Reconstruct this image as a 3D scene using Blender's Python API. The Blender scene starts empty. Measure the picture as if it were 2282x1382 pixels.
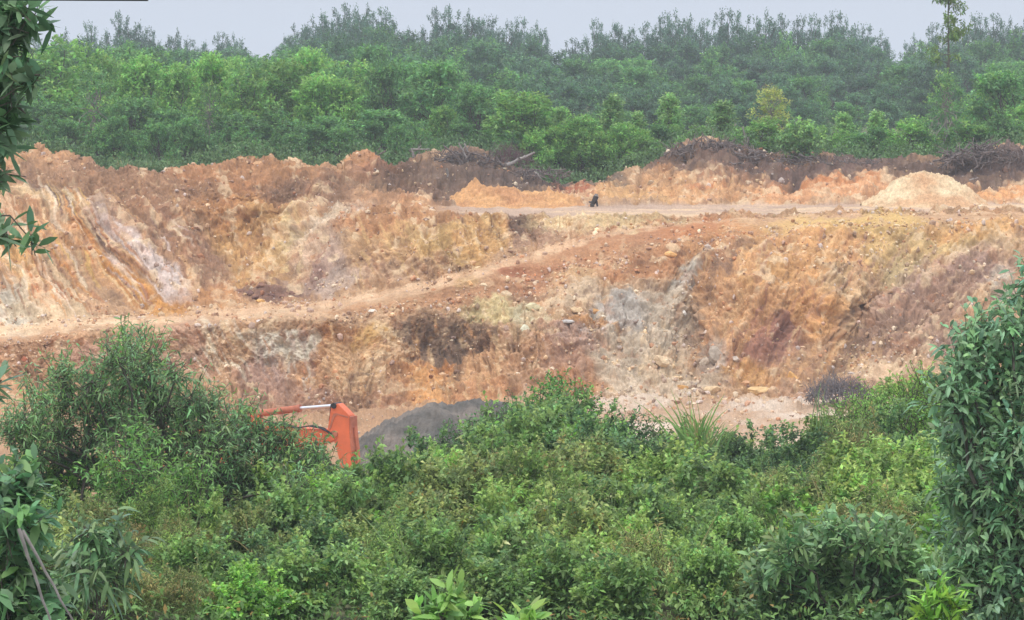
import bpy, math
import numpy as np
from mathutils import Matrix

# ------------------------------------------------------------------ camera, sky, sun, exposure
S = bpy.context.scene
COL = S.collection
CAMZ = 10.4                       # eye height above the pit floor
F = 7204.0                        # focal length in photo pixels (18 degree lens)
PITCH = math.atan(391.0 / F)
cam_d = bpy.data.cameras.new("camera"); cam = bpy.data.objects.new("camera", cam_d); COL.objects.link(cam)
cam_d.sensor_width = 36; cam_d.lens = 36 * F / 2282.0
cam_d.clip_start = 0.5; cam_d.clip_end = 3000
cam.location = (0, 0, CAMZ); cam.rotation_euler = (math.pi / 2 - PITCH, 0, 0)
S.camera = cam

SUN_EL, SUN_AZ = math.radians(66), math.radians(-35)      # azimuth measured from the camera's back towards the left
w = bpy.data.worlds.new("World"); S.world = w; w.use_nodes = True
nt = w.node_tree; nt.nodes.clear()
out = nt.nodes.new('ShaderNodeOutputWorld'); bg = nt.nodes.new('ShaderNodeBackground')
sky = nt.nodes.new('ShaderNodeTexSky'); sky.sky_type = 'NISHITA'; sky.sun_disc = False
sky.sun_elevation = SUN_EL; sky.sun_rotation = math.pi + SUN_AZ; sky.air_density = 1.5; sky.dust_density = 4
mix = nt.nodes.new('ShaderNodeMixRGB'); mix.inputs[0].default_value = 0.93
mix.inputs[2].default_value = (8.8, 9.55, 11.1, 1)          # the closed cloud cover
tcw = nt.nodes.new('ShaderNodeTexCoord'); sx = nt.nodes.new('ShaderNodeSeparateXYZ'); mr = nt.nodes.new('ShaderNodeMapRange')
mr.inputs[1].default_value = .05; mr.inputs[2].default_value = 1; mr.inputs[3].default_value = 1; mr.inputs[4].default_value = 2.6   # cloud cover is brighter overhead than at the horizon
nt.links.new(tcw.outputs['Generated'], sx.inputs[0]); nt.links.new(sx.outputs[2], mr.inputs[0])
vm = nt.nodes.new('ShaderNodeVectorMath'); vm.operation = 'SCALE'; nt.links.new(mix.outputs[0], vm.inputs[0]); nt.links.new(mr.outputs[0], vm.inputs['Scale'])
nt.links.new(sky.outputs[0], mix.inputs[1]); nt.links.new(vm.outputs[0], bg.inputs[0])
bg.inputs[1].default_value = 0.068
nt.links.new(bg.outputs[0], out.inputs[0])
sl = bpy.data.lights.new("sun", 'SUN'); sl.energy = 1.5; sl.angle = math.radians(12); sl.color = (1, .955, .88)
so = bpy.data.objects.new("sun", sl); COL.objects.link(so)
so.rotation_euler = (math.pi / 2 - SUN_EL, 0, SUN_AZ)
S.view_settings.view_transform = 'Standard'; S.view_settings.look = 'None'
S.view_settings.exposure = 0.15; S.view_settings.gamma = 1
S.cycles.max_bounces = 5; S.cycles.diffuse_bounces = 3; S.cycles.transparent_max_bounces = 4
S.cycles.volume_bounces = 1; S.cycles.transmission_bounces = 3; S.cycles.glossy_bounces = 2

rng = np.random.default_rng(11)
CP, SP = math.cos(PITCH), math.sin(PITCH)

def P(u, v, D):
    """world point seen at photo pixel (u, v) at ground distance D"""
    u = np.asarray(u, float); v = np.asarray(v, float); D = np.asarray(D, float)
    y = CP * F + SP * (691 - v); z = -SP * F + CP * (691 - v); t = D / y
    return np.stack(np.broadcast_arrays((u - 1141) * t, D, CAMZ + z * t), -1)

def lin(c):
    c = np.asarray(c, float) / 255.0
    return np.where(c <= .04045, c / 12.92, ((c + .055) / 1.055) ** 2.4)

# ------------------------------------------------------------------ noise
def _h(ix, iy, iz):
    n = (ix * 374761393 + iy * 668265263 + iz * 1274126177) & 0xffffffff
    n = ((n ^ (n >> 13)) * 1274126177) & 0xffffffff
    n = (n ^ (n >> 16)) & 0xffffffff
    return n.astype(np.float64) * (1 / 4294967295.0)

def noise(x, y, z=0.0, seed=0):
    x, y, z = np.broadcast_arrays(np.asarray(x, float), np.asarray(y, float), np.asarray(z, float))
    xi = np.floor(x); yi = np.floor(y); zi = np.floor(z)
    fx, fy, fz = x - xi, y - yi, z - zi
    xi = xi.astype(np.int64) + seed * 131; yi = yi.astype(np.int64); zi = zi.astype(np.int64)
    fx = fx * fx * (3 - 2 * fx); fy = fy * fy * (3 - 2 * fy); fz = fz * fz * (3 - 2 * fz)
    r = 0
    for a in (0, 1):
        for b in (0, 1):
            for c in (0, 1):
                r = r + _h(xi + a, yi + b, zi + c) * (fx if a else 1 - fx) * (fy if b else 1 - fy) * (fz if c else 1 - fz)
    return r * 2 - 1

def fbm(x, y, z=0.0, o=4, seed=0, g=.5):
    r = 0; a = 1; s = 0; f = 1.0
    for i in range(o):
        r = r + a * noise(x * f, y * f, z * f, seed + i * 7); s += a; a *= g; f *= 2.03
    return r / s * 1.6

# ------------------------------------------------------------------ mesh helpers
def mesh_obj(name, verts, faces, mat, cols=None, parent=None, smooth=False, link=True):
    """faces: one (n, k) array or a list of such arrays"""
    if not isinstance(faces, list): faces = [faces]
    faces = [np.asarray(f, np.int32) for f in faces if len(f)]
    me = bpy.data.meshes.new(name)
    verts = np.asarray(verts, np.float32)
    me.vertices.add(len(verts)); me.vertices.foreach_set('co', verts.ravel())
    tot = np.concatenate([np.full(len(f), f.shape[1], np.int32) for f in faces])
    idx = np.concatenate([f.ravel() for f in faces])
    me.loops.add(len(idx)); me.loops.foreach_set('vertex_index', idx)
    me.polygons.add(len(tot))
    st = np.concatenate([[0], np.cumsum(tot)[:-1]]).astype(np.int32)
    me.polygons.foreach_set('loop_start', st)
    me.polygons.foreach_set('use_smooth', np.full(len(tot), smooth))
    me.update(calc_edges=True)
    if cols is not None:
        at = me.color_attributes.new('tone', 'FLOAT_COLOR', 'POINT')
        c = np.ones((len(verts), 4), np.float32); c[:, :3] = cols
        at.data.foreach_set('color', c.ravel())
    me.materials.append(mat)
    o = bpy.data.objects.new(name, me)
    if link: COL.objects.link(o)
    if parent: o.parent = parent
    return o

def tag(o, label, cat, group=None):
    o['label'] = label; o['category'] = cat
    if group: o['group'] = group
    return o

def empty(name, loc=(0, 0, 0)):
    o = bpy.data.objects.new(name, None); COL.objects.link(o); o.location = loc; o.empty_display_size = .2
    return o

# ------------------------------------------------------------------ materials
def mat_soil(name, grain=9.0, bump=.6, rough=.95, dist=.05):
    m = bpy.data.materials.new(name); m.use_nodes = True; n = m.node_tree; b = n.nodes['Principled BSDF']
    at = n.nodes.new('ShaderNodeAttribute'); at.attribute_name = 'tone'
    tc = n.nodes.new('ShaderNodeTexCoord')
    nz = n.nodes.new('ShaderNodeTexNoise'); nz.inputs['Scale'].default_value = grain; nz.inputs['Detail'].default_value = 6
    nz.inputs['Roughness'].default_value = .7
    n.links.new(tc.outputs['Object'], nz.inputs['Vector'])
    rp = n.nodes.new('ShaderNodeMapRange'); rp.inputs[1].default_value = .25; rp.inputs[2].default_value = .75
    rp.inputs[3].default_value = .68; rp.inputs[4].default_value = 1.32
    n.links.new(nz.outputs[0], rp.inputs[0])
    mul = n.nodes.new('ShaderNodeVectorMath'); mul.operation = 'SCALE'
    n.links.new(at.outputs['Color'], mul.inputs[0]); n.links.new(rp.outputs[0], mul.inputs['Scale'])
    n.links.new(mul.outputs[0], b.inputs['Base Color'])
    bm = n.nodes.new('ShaderNodeBump'); bm.inputs['Strength'].default_value = bump; bm.inputs['Distance'].default_value = dist
    n.links.new(nz.outputs[0], bm.inputs['Height']); n.links.new(bm.outputs[0], b.inputs['Normal'])
    b.inputs['Roughness'].default_value = rough; b.inputs['Specular IOR Level'].default_value = .15
    return m

def mat_leaf(name, trans=.42, var=.25, gloss=.3, rough=.5):
    m = bpy.data.materials.new(name); m.use_nodes = True; n = m.node_tree; b = n.nodes['Principled BSDF']
    o = n.nodes['Material Output']
    at = n.nodes.new('ShaderNodeAttribute'); at.attribute_name = 'tone'
    oi = n.nodes.new('ShaderNodeObjectInfo')
    rp = n.nodes.new('ShaderNodeMapRange'); rp.inputs[3].default_value = 1.1 - var; rp.inputs[4].default_value = 1.1 + var
    n.links.new(oi.outputs['Random'], rp.inputs[0])
    mul = n.nodes.new('ShaderNodeVectorMath'); mul.operation = 'SCALE'
    n.links.new(at.outputs['Color'], mul.inputs[0]); n.links.new(rp.outputs[0], mul.inputs['Scale'])
    tr = n.nodes.new('ShaderNodeBsdfTranslucent'); mx = n.nodes.new('ShaderNodeMixShader'); mx.inputs[0].default_value = trans
    n.links.new(mul.outputs[0], b.inputs['Base Color']); n.links.new(mul.outputs[0], tr.inputs['Color'])
    n.links.new(b.outputs[0], mx.inputs[1]); n.links.new(tr.outputs[0], mx.inputs[2]); n.links.new(mx.outputs[0], o.inputs['Surface'])
    b.inputs['Roughness'].default_value = rough; b.inputs['Specular IOR Level'].default_value = gloss
    return m

def mat_plain(name, col, rough=.6, metal=0.0, spec=.3, noise_scale=6, var=.18, bump=.0):
    m = bpy.data.materials.new(name); m.use_nodes = True; n = m.node_tree; b = n.nodes['Principled BSDF']
    tc = n.nodes.new('ShaderNodeTexCoord'); nz = n.nodes.new('ShaderNodeTexNoise')
    nz.inputs['Scale'].default_value = noise_scale; nz.inputs['Detail'].default_value = 6
    n.links.new(tc.outputs['Object'], nz.inputs['Vector'])
    r = n.nodes.new('ShaderNodeValToRGB')
    r.color_ramp.elements[0].position = .3; r.color_ramp.elements[1].position = .7
    r.color_ramp.elements[0].color = (*[c * (1 - var) for c in col], 1); r.color_ramp.elements[1].color = (*[c * (1 + var) for c in col], 1)
    n.links.new(nz.outputs[0], r.inputs[0]); n.links.new(r.outputs[0], b.inputs['Base Color'])
    b.inputs['Roughness'].default_value = rough; b.inputs['Metallic'].default_value = metal; b.inputs['Specular IOR Level'].default_value = spec
    if bump:
        bm = n.nodes.new('ShaderNodeBump'); bm.inputs['Strength'].default_value = bump; bm.inputs['Distance'].default_value = .03
        n.links.new(nz.outputs[0], bm.inputs['Height']); n.links.new(bm.outputs[0], b.inputs['Normal'])
    return m

M_SOIL = mat_soil('quarry_soil'); M_FLOOR = mat_soil('wood_floor', 3, .8)
M_ROCK = mat_soil('rock', 7, .8, .9, .03); M_RUB = mat_soil('rubble_stone', 20, .3, .9, .01)
M_LEAF = mat_leaf('leaf'); M_LEAFN = mat_leaf('leaf_glossy', .36, .06, .35, .45)
M_BARK = mat_plain('bark', (.11, .09, .07), .9, noise_scale=12, var=.4, bump=.5)
M_TWIG = mat_plain('green_twig', (.10, .12, .05), .9, noise_scale=12, var=.3)
M_PBARK = mat_plain('pale_bark', (.3, .26, .22), .9, noise_scale=12, var=.3, bump=.4)
M_DEAD = mat_plain('dead_wood', (.16, .125, .11), .95, noise_scale=9, var=.45, bump=.5)
M_GREYW = mat_plain('grey_dead_wood', (.27, .235, .21), .95, noise_scale=9, var=.35, bump=.4)

# ------------------------------------------------------------------ terrain: feature lines of the quarry, far to near
def K(*a):
    a = np.array(a, float).reshape(-1, 2)
    return lambda u: np.interp(u, a[:, 0], a[:, 1])
cr_v = K(-150,350, 0,345, 50,332, 80,328, 150,345, 215,365, 260,378, 350,390, 400,378, 450,366, 500,358, 560,352, 600,360, 640,358, 700,367, 760,374,
         800,353, 850,357, 890,372, 930,356, 1000,336, 1060,338, 1100,352, 1150,377, 1200,397, 1280,412, 1330,408, 1400,383, 1450,360, 1500,335,
         1560,315, 1620,318, 1700,328, 1740,346, 1800,347, 1900,352, 1960,357, 2060,352, 2130,347, 2200,338, 2282,328, 2450,330)
cr_D = K(-150,141, 700,141, 900,147, 1000,150, 2450,150)
bound = K(-150,1110, 0,1100, 600,1110, 750,1105, 850,1010, 950,965, 1020,950, 1100,915, 1180,890, 1250,870, 1320,890, 1400,935, 1500,955, 1700,965, 1800,945,
          1900,900, 2000,870, 2060,850, 2282,830, 2450,830)
const = lambda c: (lambda u: np.full(np.shape(u), float(c)))
LINES = [  # (D(u), v(u), rows to the next line, roughness)
    (const(640), const(200), 5, 0), (const(500), const(202), 5, 0), (const(400), const(208), 5, .2), (const(320), const(232), 6, .3), (const(280), const(264), 6, .3),
    (const(240), const(300), 8, .3), (const(205), const(326), 8, .3), (const(180), const(345), 8, .3), (const(162), const(372), 8, .3),
    (lambda u: cr_D(u) + 3.5, lambda u: cr_v(u) + 22, 8, .5),
    (cr_D, cr_v, 55, 1.0),                                                                                   # 10 crest of the spoil bank
    (K(-150,137.2, 700,137.0, 850,138, 950,140.5, 1050,141.5, 2450,142), K(-150,440, 600,450, 950,458, 1000,460, 1400,459, 2450,455), 20, .8),   # 11 foot of the bank
    (K(-150,136, 700,135.5, 900,134.5, 1050,133.5, 2450,133.5), K(-150,452, 600,466, 800,468, 950,470, 1050,478, 1200,482, 1500,482, 1700,483, 1850,472, 2450,471), 95, .9),  # 12 road front
    (K(-150,128.5, 600,128.5, 900,128.5, 1100,130, 1250,131, 1450,132.2, 1700,132.8, 2450,133.2),
     K(-150,728, 0,722, 200,711, 400,698, 600,685, 750,669, 850,652, 950,627, 1050,600, 1150,570, 1250,541, 1350,517, 1450,502, 1550,492, 1700,487, 1850,477, 2450,475), 16, .6),   # 13 ramp back
    (K(-150,124.5, 600,124.5, 900,125.5, 1100,127.5, 1250,129.5, 1450,131, 1700,132, 2450,132.6),
     K(-150,758, 0,751, 200,736, 400,721, 600,706, 750,691, 850,671, 950,651, 1050,623, 1150,592, 1250,562, 1350,532, 1450,512, 1550,499, 1700,493, 1850,484, 2450,481), 50, .1),  # 14 ramp front
    (K(-150,123.9, 600,123.9, 850,124.6, 1000,125.3, 1300,127, 1700,130, 2450,131),
     K(-150,768, 0,765, 400,738, 600,716, 750,711, 850,706, 1000,693, 1150,672, 1250,645, 1350,610, 1500,560, 1700,525, 1900,506, 2450,510), 70, .7),  # 15 top of lower face
    (K(-150,123.0, 900,123.6, 1300,124.5, 1500,126, 2450,127.5), K(-150,860, 600,815, 1000,800, 1500,720, 2000,690, 2450,690), 75, 1.0),    # 16 middle of face
    (K(-150,121.2, 2450,122), K(-150,930, 600,926, 900,915, 1100,903, 1500,888, 1900,880, 2450,872), 30, .8),                 # 17 base
    (const(110), K(-150,985, 900,985, 1400,955, 2450,950), 16, .25), (const(98), K(-150,1068, 900,1068, 1400,1045, 2450,1040), 10, .25),
    (const(84), const(1195), 8, .25), (const(74), const(1310), 8, .25), (const(66), lambda u: bound(u) + 260, 10, .3),
    (const(58), lambda u: bound(u) + 150, 22, .3), (const(48), lambda u: .5 * (bound(u) + 175) + .5 * 1200, 20, .3), (const(40), const(1268), 16, .3),
    (const(32), const(1420), 14, .3), (const(24), const(1680), 10, .2), (const(14), const(2400), 6, .1), (const(9), const(3200), 1, 0)]
I_CREST, I_FOOT, I_RF, I_RB, I_RFR, I_LT, I_MID, I_BASE, I_BANK = 10, 11, 12, 13, 14, 15, 16, 17, 22

NU = 1500
uu = np.concatenate([np.linspace(-1400, -200, 20), np.linspace(-150, 2432, NU), np.linspace(2500, 3700, 20)])
uc = np.clip(uu, -150, 2432)
rowsD, rowsV, rowsR, ridx = [], [], [], []
for i in range(len(LINES) - 1):
    a, b = LINES[i], LINES[i + 1]
    ridx.append(len(rowsD))
    for k in range(a[2]):
        t = k / a[2]
        rowsD.append(a[0](uc) * (1 - t) + b[0](uc) * t); rowsV.append(a[1](uc) * (1 - t) + b[1](uc) * t)
        rowsR.append(np.full(len(uc), a[3] * (1 - t) + b[3] * t) if i not in (I_FOOT, I_RB) else np.full(len(uc), (.16 if i == I_FOOT else .3)))
ridx.append(len(rowsD)); rowsD.append(LINES[-1][0](uc)); rowsV.append(LINES[-1][1](uc)); rowsR.append(np.zeros(len(uc)))
D = np.array(rowsD); V = np.array(rowsV); R = np.array(rowsR); U = np.broadcast_to(uu, D.shape).copy()
NR = D.shape[0]
# left of the road the second line is part of the wall: rough there
wl = np.clip((1000 - U) / 150, 0, 1); r0, r1 = ridx[I_FOOT], ridx[I_RF]
R[r0:r1] = R[r0:r1] * (1 - wl[r0:r1]) + .9 * wl[r0:r1]
# soften the angles between the bands
for _ in range(3):
    D[1:-1] = (D[:-2] + 2 * D[1:-1] + D[2:]) / 4; V[1:-1] = (V[:-2] + 2 * V[1:-1] + V[2:]) / 4
Xm = (U - 1141) / F * D; Zm = -(V - 300) / F * D
# crest lines wobble
rid = ridx[I_CREST]
wob = fbm(U / 30, V * 0 + 3.3, o=4, seed=5) * 6 * np.exp(-((V - cr_v(U)) / 26) ** 2) * (np.arange(NR)[:, None] < ridx[I_RF])
wob = wob * (np.arange(NR)[:, None] > ridx[I_CREST - 1])
V = V + wob
# big hollows and spurs: photo position, radii, angle, how far they stand back (+) or out (-)
def blobw(cu, cv, ru, rv, ang, Uq, Vq, soft=1.0):
    a = math.radians(ang); du, dv = Uq - cu, Vq - cv
    x = (du * math.cos(a) + dv * math.sin(a)) / ru; y = (-du * math.sin(a) + dv * math.cos(a)) / rv
    return x * x + y * y
face = ((np.arange(NR)[:, None] > ridx[I_CREST]) & (np.arange(NR)[:, None] < ridx[I_BASE])).astype(float)
for cu, cv, ru, rv, an, d in [
    (560,550,160,110,0,3.0), (320,560,190,40,40,-.9), (200,560,120,40,55,.5), (60,560,60,140,0,-.8), (930,530,150,80,0,-2.4), (720,590,60,80,-40,-.6),
    (1170,520,40,60,-15,.9), (1300,510,100,25,0,.3), (470,420,180,30,0,-.6), (150,390,120,35,0,-.5), (700,450,60,30,-20,.5),
    (960,800,90,70,0,.7), (1060,790,40,60,0,.4), (780,820,60,80,0,-.5), (600,800,60,60,0,.3), (1150,740,50,60,0,-.5), (1290,700,70,60,0,-.7),
    (1420,760,90,90,0,-.6), (1540,740,30,120,0,.8), (1700,640,110,120,0,-1.6), (1840,640,40,130,0,-.9), (1920,720,35,90,30,1.1), (2030,740,50,150,-45,-.9),
    (1780,760,40,60,0,.6), (2150,700,60,140,-45,-.6), (1640,560,60,60,-40,.5), (1600,800,40,60,0,-.5), (1390,590,60,25,0,.4), (1200,610,60,15,0,.4)]:
    D = D + d * np.exp(-blobw(cu, cv, ru, rv, an, U, V)) * face
sp = 0
PT = P(U, V, D)
def nrm(a): return a / np.maximum(np.linalg.norm(a, axis=-1, keepdims=True), 1e-9)
gu = np.gradient(PT, axis=1); gv = np.gradient(PT, axis=0)
N = nrm(np.cross(gu, gv)); N = N * np.sign(N[..., 2:3] + 1e-6)
X, Y, Z = PT[..., 0], PT[..., 1], PT[..., 2]
# streak coordinates along the fall line, one family per part of the face
Um, Vm = U / 55.0, V / 55.0
def streak(ang, fr, el, seed):
    a = math.radians(ang)
    q = Um * math.sin(a) - Vm * math.cos(a); p = Um * math.cos(a) + Vm * math.sin(a)
    q = q + .25 * fbm(Um * .5, Vm * .5, 0, 2, seed + 50)
    return fbm(q * fr, p * el, 0, 4, seed, .6)
def band(c, wd): return np.exp(-((U - c) / wd) ** 2)
fam = [(62, band(60, 130)), (44, band(300, 120)), (75, band(500, 90)), (-52, band(690, 100)), (-68, band(880, 110)), (70, band(1090, 110) * (V < 640)),
       (88, (band(900, 300) + band(1300, 200)) * (V > 640)), (-80, band(1350, 160)), (-55, band(1680, 220)), (-48, band(2080, 300))]
ws = sum(f[1] for f in fam) + .05
ST = sum(f[1] * streak(f[0], 2.2, .28, 20 + i) for i, f in enumerate(fam)) / ws
n1 = fbm(X * .45, Y * .45, Z * .45, 3, 1); n2 = fbm(X * 1.5, Y * 1.5, Z * 1.5, 3, 2); n3 = fbm(X * 4.3, Y * 4.3, Z * 4.3, 3, 3)
n4 = fbm(X * 9, Y * 9, Z * 9, 2, 6)
rg = 1 - np.abs(fbm(X * .9, Y * .9, Z * .9, 3, 4)) * 2
crk = np.exp(-(np.abs(sum(f[1] * streak(f[0], 1.3, .33, 120 + i) for i, f in enumerate(fam)) / ws + .12 * n2) / .07) ** 2) * np.clip(fbm(X * .5, Y * .5, Z * .5, 2, 44) * 2 + .4, 0, 1)
cf = np.clip((np.arange(NR)[:, None] - ridx[I_CREST] - 4) / 30, 0, 1)
disp = R * (.28 * n1 + .2 * n2 + .12 * n3 + .05 * n4 + (.19 * ST * cf) * face + .12 * rg - .14 * crk * face * cf) 
disp = disp + (1 - face) * (V > 880) * .04 * n3 + .02 * R * rng.standard_normal(D.shape)
near = np.arange(NR)[:, None] > ridx[I_BANK - 1]
disp = disp * np.where(near, .6, 1)
PT = PT + N * disp[..., None]

# ---- colour of the soil, with a little shade painted in
Uw = U + 22 * fbm(Um * .9, Vm * .9, 0, 4, 60) + 9 * n3; Vw = V + 16 * fbm(Um * .9, Vm * .9, 5, 4, 61) + 6 * n3
base = lin((188, 150, 116)) * np.ones(D.shape + (3,))
BL = [  # u, v, ru, rv, angle, colour, strength
    # spoil bank
    (80,352,170,26,5,(188,140,100),1), (260,385,150,18,8,(160,122,95),1), (150,410,190,26,8,(186,136,92),.9), (330,410,150,22,0,(160,116,86),.9), (480,400,190,28,-4,(176,126,88),1), (600,370,150,22,0,(180,130,90),.9),
    (560,440,150,30,10,(178,122,78),.9), (700,420,110,34,0,(142,106,82),1), (860,380,80,30,0,(150,98,74),.8), (800,365,50,14,0,(190,135,92),.8), (930,410,100,42,0,(118,90,74),1), (1030,380,110,44,0,(108,88,78),1), (1080,440,110,26,0,(106,86,76),.9),
    (1180,410,120,26,6,(100,84,78),1), (1330,415,60,14,0,(112,98,86),1), (1310,436,70,12,0,(168,92,60),.9), (1600,352,200,40,2,(104,82,74),1), (1850,376,210,30,0,(104,82,76),1), (2170,376,200,38,0,(104,84,76),1), (1490,372,70,20,-30,(120,96,82),.9),
    (1640,400,180,16,4,(138,104,84),.8), (1470,410,90,24,-20,(192,146,104),.9), (1440,440,110,18,0,(206,162,112),1), (1640,432,160,20,0,(208,158,112),1), (1860,434,160,18,0,(204,150,108),1), (1850,412,110,8,0,(190,122,72),.9), (2240,430,90,20,0,(205,150,100),1), (1560,412,60,8,0,(196,128,80),.8),
    (780,445,120,18,0,(186,142,104),.7), (900,450,100,12,0,(188,140,104),.7),
    # left upper face
    (80,540,140,170,0,(204,160,122),1), (160,445,130,18,14,(216,190,148),.9), (60,480,60,40,40,(170,118,80),.6), (170,490,150,16,42,(128,104,96),.95), (230,470,110,16,30,(170,140,126),.8),
    (40,600,30,110,0,(206,160,90),.8), (230,590,150,30,44,(200,140,80),1), (300,640,130,22,36,(196,140,66),1), (190,560,120,14,52,(214,170,130),.7), (120,600,120,14,60,(222,196,160),.7),
    (330,575,150,26,38,(192,176,174),1), (380,620,90,16,40,(204,194,190),.9), (290,540,60,12,44,(150,116,108),.6), (15,690,60,60,0,(206,198,182),1), (100,690,90,25,10,(214,192,158),.7),
    (310,480,90,40,35,(160,120,94),.9), (400,540,40,110,-35,(160,116,84),.9), (450,600,60,40,20,(150,108,80),.8), (380,450,90,30,0,(172,122,84),.8), (430,665,110,24,0,(178,124,72),.9),
    (560,540,100,90,0,(190,144,88),1), (500,480,90,40,40,(184,130,82),.9), (560,610,90,30,0,(176,132,80),.9), (640,520,26,100,32,(204,180,132),.9), (610,600,16,40,20,(196,160,110),.7),
    (700,560,44,90,38,(186,158,136),.9), (720,610,60,34,-20,(150,116,108),.9), (690,640,60,20,0,(168,140,130),.7), (740,490,90,18,-22,(200,180,158),.9), (780,540,36,90,28,(176,150,136),.9), (600,652,85,14,6,(126,92,80),1), (770,630,70,24,-16,(186,166,156),.8), (540,600,120,8,0,(160,118,80),.5),
    # spur
    (930,530,150,64,0,(190,150,100),1), (840,490,90,24,-12,(184,128,84),.9), (950,480,150,20,0,(180,130,88),.9), (850,570,60,50,30,(190,150,110),.8), (1000,560,70,60,30,(186,150,92),.9), (900,600,100,24,-10,(192,156,126),.8),
    (1075,530,60,50,0,(192,148,90),.9), (1150,510,26,46,-18,(124,96,82),1), (1190,500,60,18,0,(130,104,88),.8), (1300,500,130,20,0,(212,188,146),1), (1440,496,90,14,0,(208,184,140),.8), (1200,540,70,18,-20,(176,140,118),.8), (1010,600,40,14,-20,(156,118,94),.7),  # dark patch at the right paints the shade of the spur's steep side
    # right face
    (1420,530,150,20,-12,(176,122,86),.9), (1300,570,130,30,-18,(178,126,88),.9), (1180,620,110,26,-14,(172,118,84),.9), (1050,650,140,24,-14,(182,134,98),.9), (880,688,170,16,-5,(190,142,104),.9), (700,702,150,10,0,(206,172,140),.8),
    (1150,615,40,12,0,(160,96,66),.8), (1290,620,60,20,0,(196,160,116),.6), (1290,655,80,22,-14,(200,178,152),.9), (1380,630,60,26,0,(184,134,88),.8), (1460,580,110,34,-16,(182,128,88),.9),
    (1600,520,130,26,0,(184,122,80),1), (1700,590,160,90,0,(196,148,98),1), (1590,600,100,40,-42,(166,124,92),.9), (1640,580,70,14,-40,(140,108,88),.8), (1560,590,60,10,-30,(140,112,98),.7), (1700,640,110,34,-38,(200,148,86),.7), (1900,500,170,24,0,(206,172,106),1), (1840,560,90,60,0,(202,152,98),.9), (1970,560,70,50,20,(200,166,106),.9), (2120,545,150,36,0,(206,176,122),1), (2180,510,120,20,-6,(204,158,100),.9), (2020,620,60,50,40,(186,168,128),.8), (1880,640,50,60,0,(198,170,130),.7),
    (1720,700,110,60,0,(200,150,104),.9), (1690,750,90,40,-30,(164,110,94),.9), (1760,740,50,50,0,(156,108,96),.8), (1620,700,60,80,0,(196,148,104),.9), (1830,700,60,60,0,(206,152,94),.9), (1680,830,70,34,0,(196,146,86),.9), (1800,800,90,40,-20,(176,136,104),.9),
    (2100,640,170,60,-30,(168,138,126),1), (2160,610,120,30,-10,(160,132,124),.9), (2030,730,170,50,-40,(156,120,100),1), (1940,780,120,26,-34,(138,108,88),.9), (1900,740,60,16,-44,(176,140,112),.7), (2150,770,90,40,0,(150,122,112),.9), (2000,830,130,34,-10,(202,176,148),.9), (1930,800,110,14,-40,(206,168,120),.8), (2090,700,100,16,-44,(180,146,122),.8), (1840,870,120,20,0,(168,130,106),.8), (2240,640,34,60,0,(176,166,154),1),
    # grey rubble tongue
    (1420,770,120,130,0,(186,172,154),1), (1410,700,80,46,0,(172,168,164),1), (1520,640,26,64,24,(176,172,164),1), (1500,700,60,50,0,(182,168,150),.8), (1470,860,150,36,0,(204,188,168),.9), (1590,790,30,50,20,(180,168,158),.8), (1480,810,60,30,0,(206,182,150),.6), (1560,760,24,70,0,(130,110,98),.6),
    # lower face
    (100,800,160,60,0,(198,152,116),1), (250,790,120,30,0,(190,150,132),.8), (60,880,120,50,0,(200,160,122),.9), (420,780,90,60,0,(186,148,126),.9), (485,775,16,60,-28,(212,202,178),.9), (520,800,30,60,0,(196,160,124),.7), (560,760,50,20,0,(204,172,132),.7), (620,765,70,36,0,(190,180,164),1), (610,790,40,30,-10,(206,200,186),.8), (640,810,30,50,0,(178,162,158),.7), (590,840,80,44,0,(180,144,128),1), (690,820,50,60,0,(200,152,110),.8), (660,890,120,26,0,(176,136,116),.9),
    (760,742,60,26,0,(146,100,62),1), (835,748,50,26,0,(206,164,96),.9), (735,770,16,50,0,(170,112,64),.8), (760,800,50,40,0,(220,178,134),.9), (810,850,80,36,0,(206,172,134),.9), (860,800,50,40,0,(206,166,120),.7), (850,890,110,20,0,(160,118,92),.8), (800,912,100,14,0,(172,130,96),.8),
    (955,765,70,54,12,(124,100,84),.95), (910,740,40,24,0,(126,102,84),.9), (1000,795,46,36,30,(128,104,88),.9), (1055,745,76,42,0,(134,108,88),.85), (1085,770,30,40,0,(132,104,82),.8), (960,820,70,12,-6,(196,130,66),.9), (955,865,34,46,0,(214,156,96),1), (985,860,60,30,0,(206,156,104),.8), (1080,830,50,60,0,(208,160,116),.9), (1070,880,90,20,0,(196,140,96),.8), (890,850,50,30,20,(160,116,80),.7),
    (1110,690,70,22,0,(204,190,140),.9), (1180,705,40,36,0,(206,198,166),1), (1150,760,40,40,0,(190,160,120),.7), (1190,820,70,70,0,(184,140,104),.9), (1275,760,70,54,0,(180,148,134),1), (1310,740,40,20,0,(176,158,150),.7), (1260,820,60,50,0,(170,130,108),.9), (1270,860,70,30,0,(182,126,80),.9), (1310,720,80,10,12,(196,142,84),.8),
    (300,418,220,26,4,(152,116,90),.8), (700,432,120,34,0,(142,108,86),.85), (90,385,90,14,4,(150,116,94),.6), (365,500,50,80,-38,(152,116,90),.8), (460,585,60,46,40,(146,110,86),.85), (400,520,120,20,46,(150,112,92),.6),
    (345,590,115,26,42,(200,186,184),.95), (335,655,110,18,26,(196,138,64),.8), (640,762,64,32,-4,(212,208,194),1), (600,790,34,26,-30,(200,194,182),.8), (958,862,36,50,0,(218,160,98),.9),
    (560,560,70,60,0,(192,148,92),.7), (2060,690,150,50,-42,(156,124,108),.7), (1740,770,60,30,-20,(164,116,102),.6)]
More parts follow.
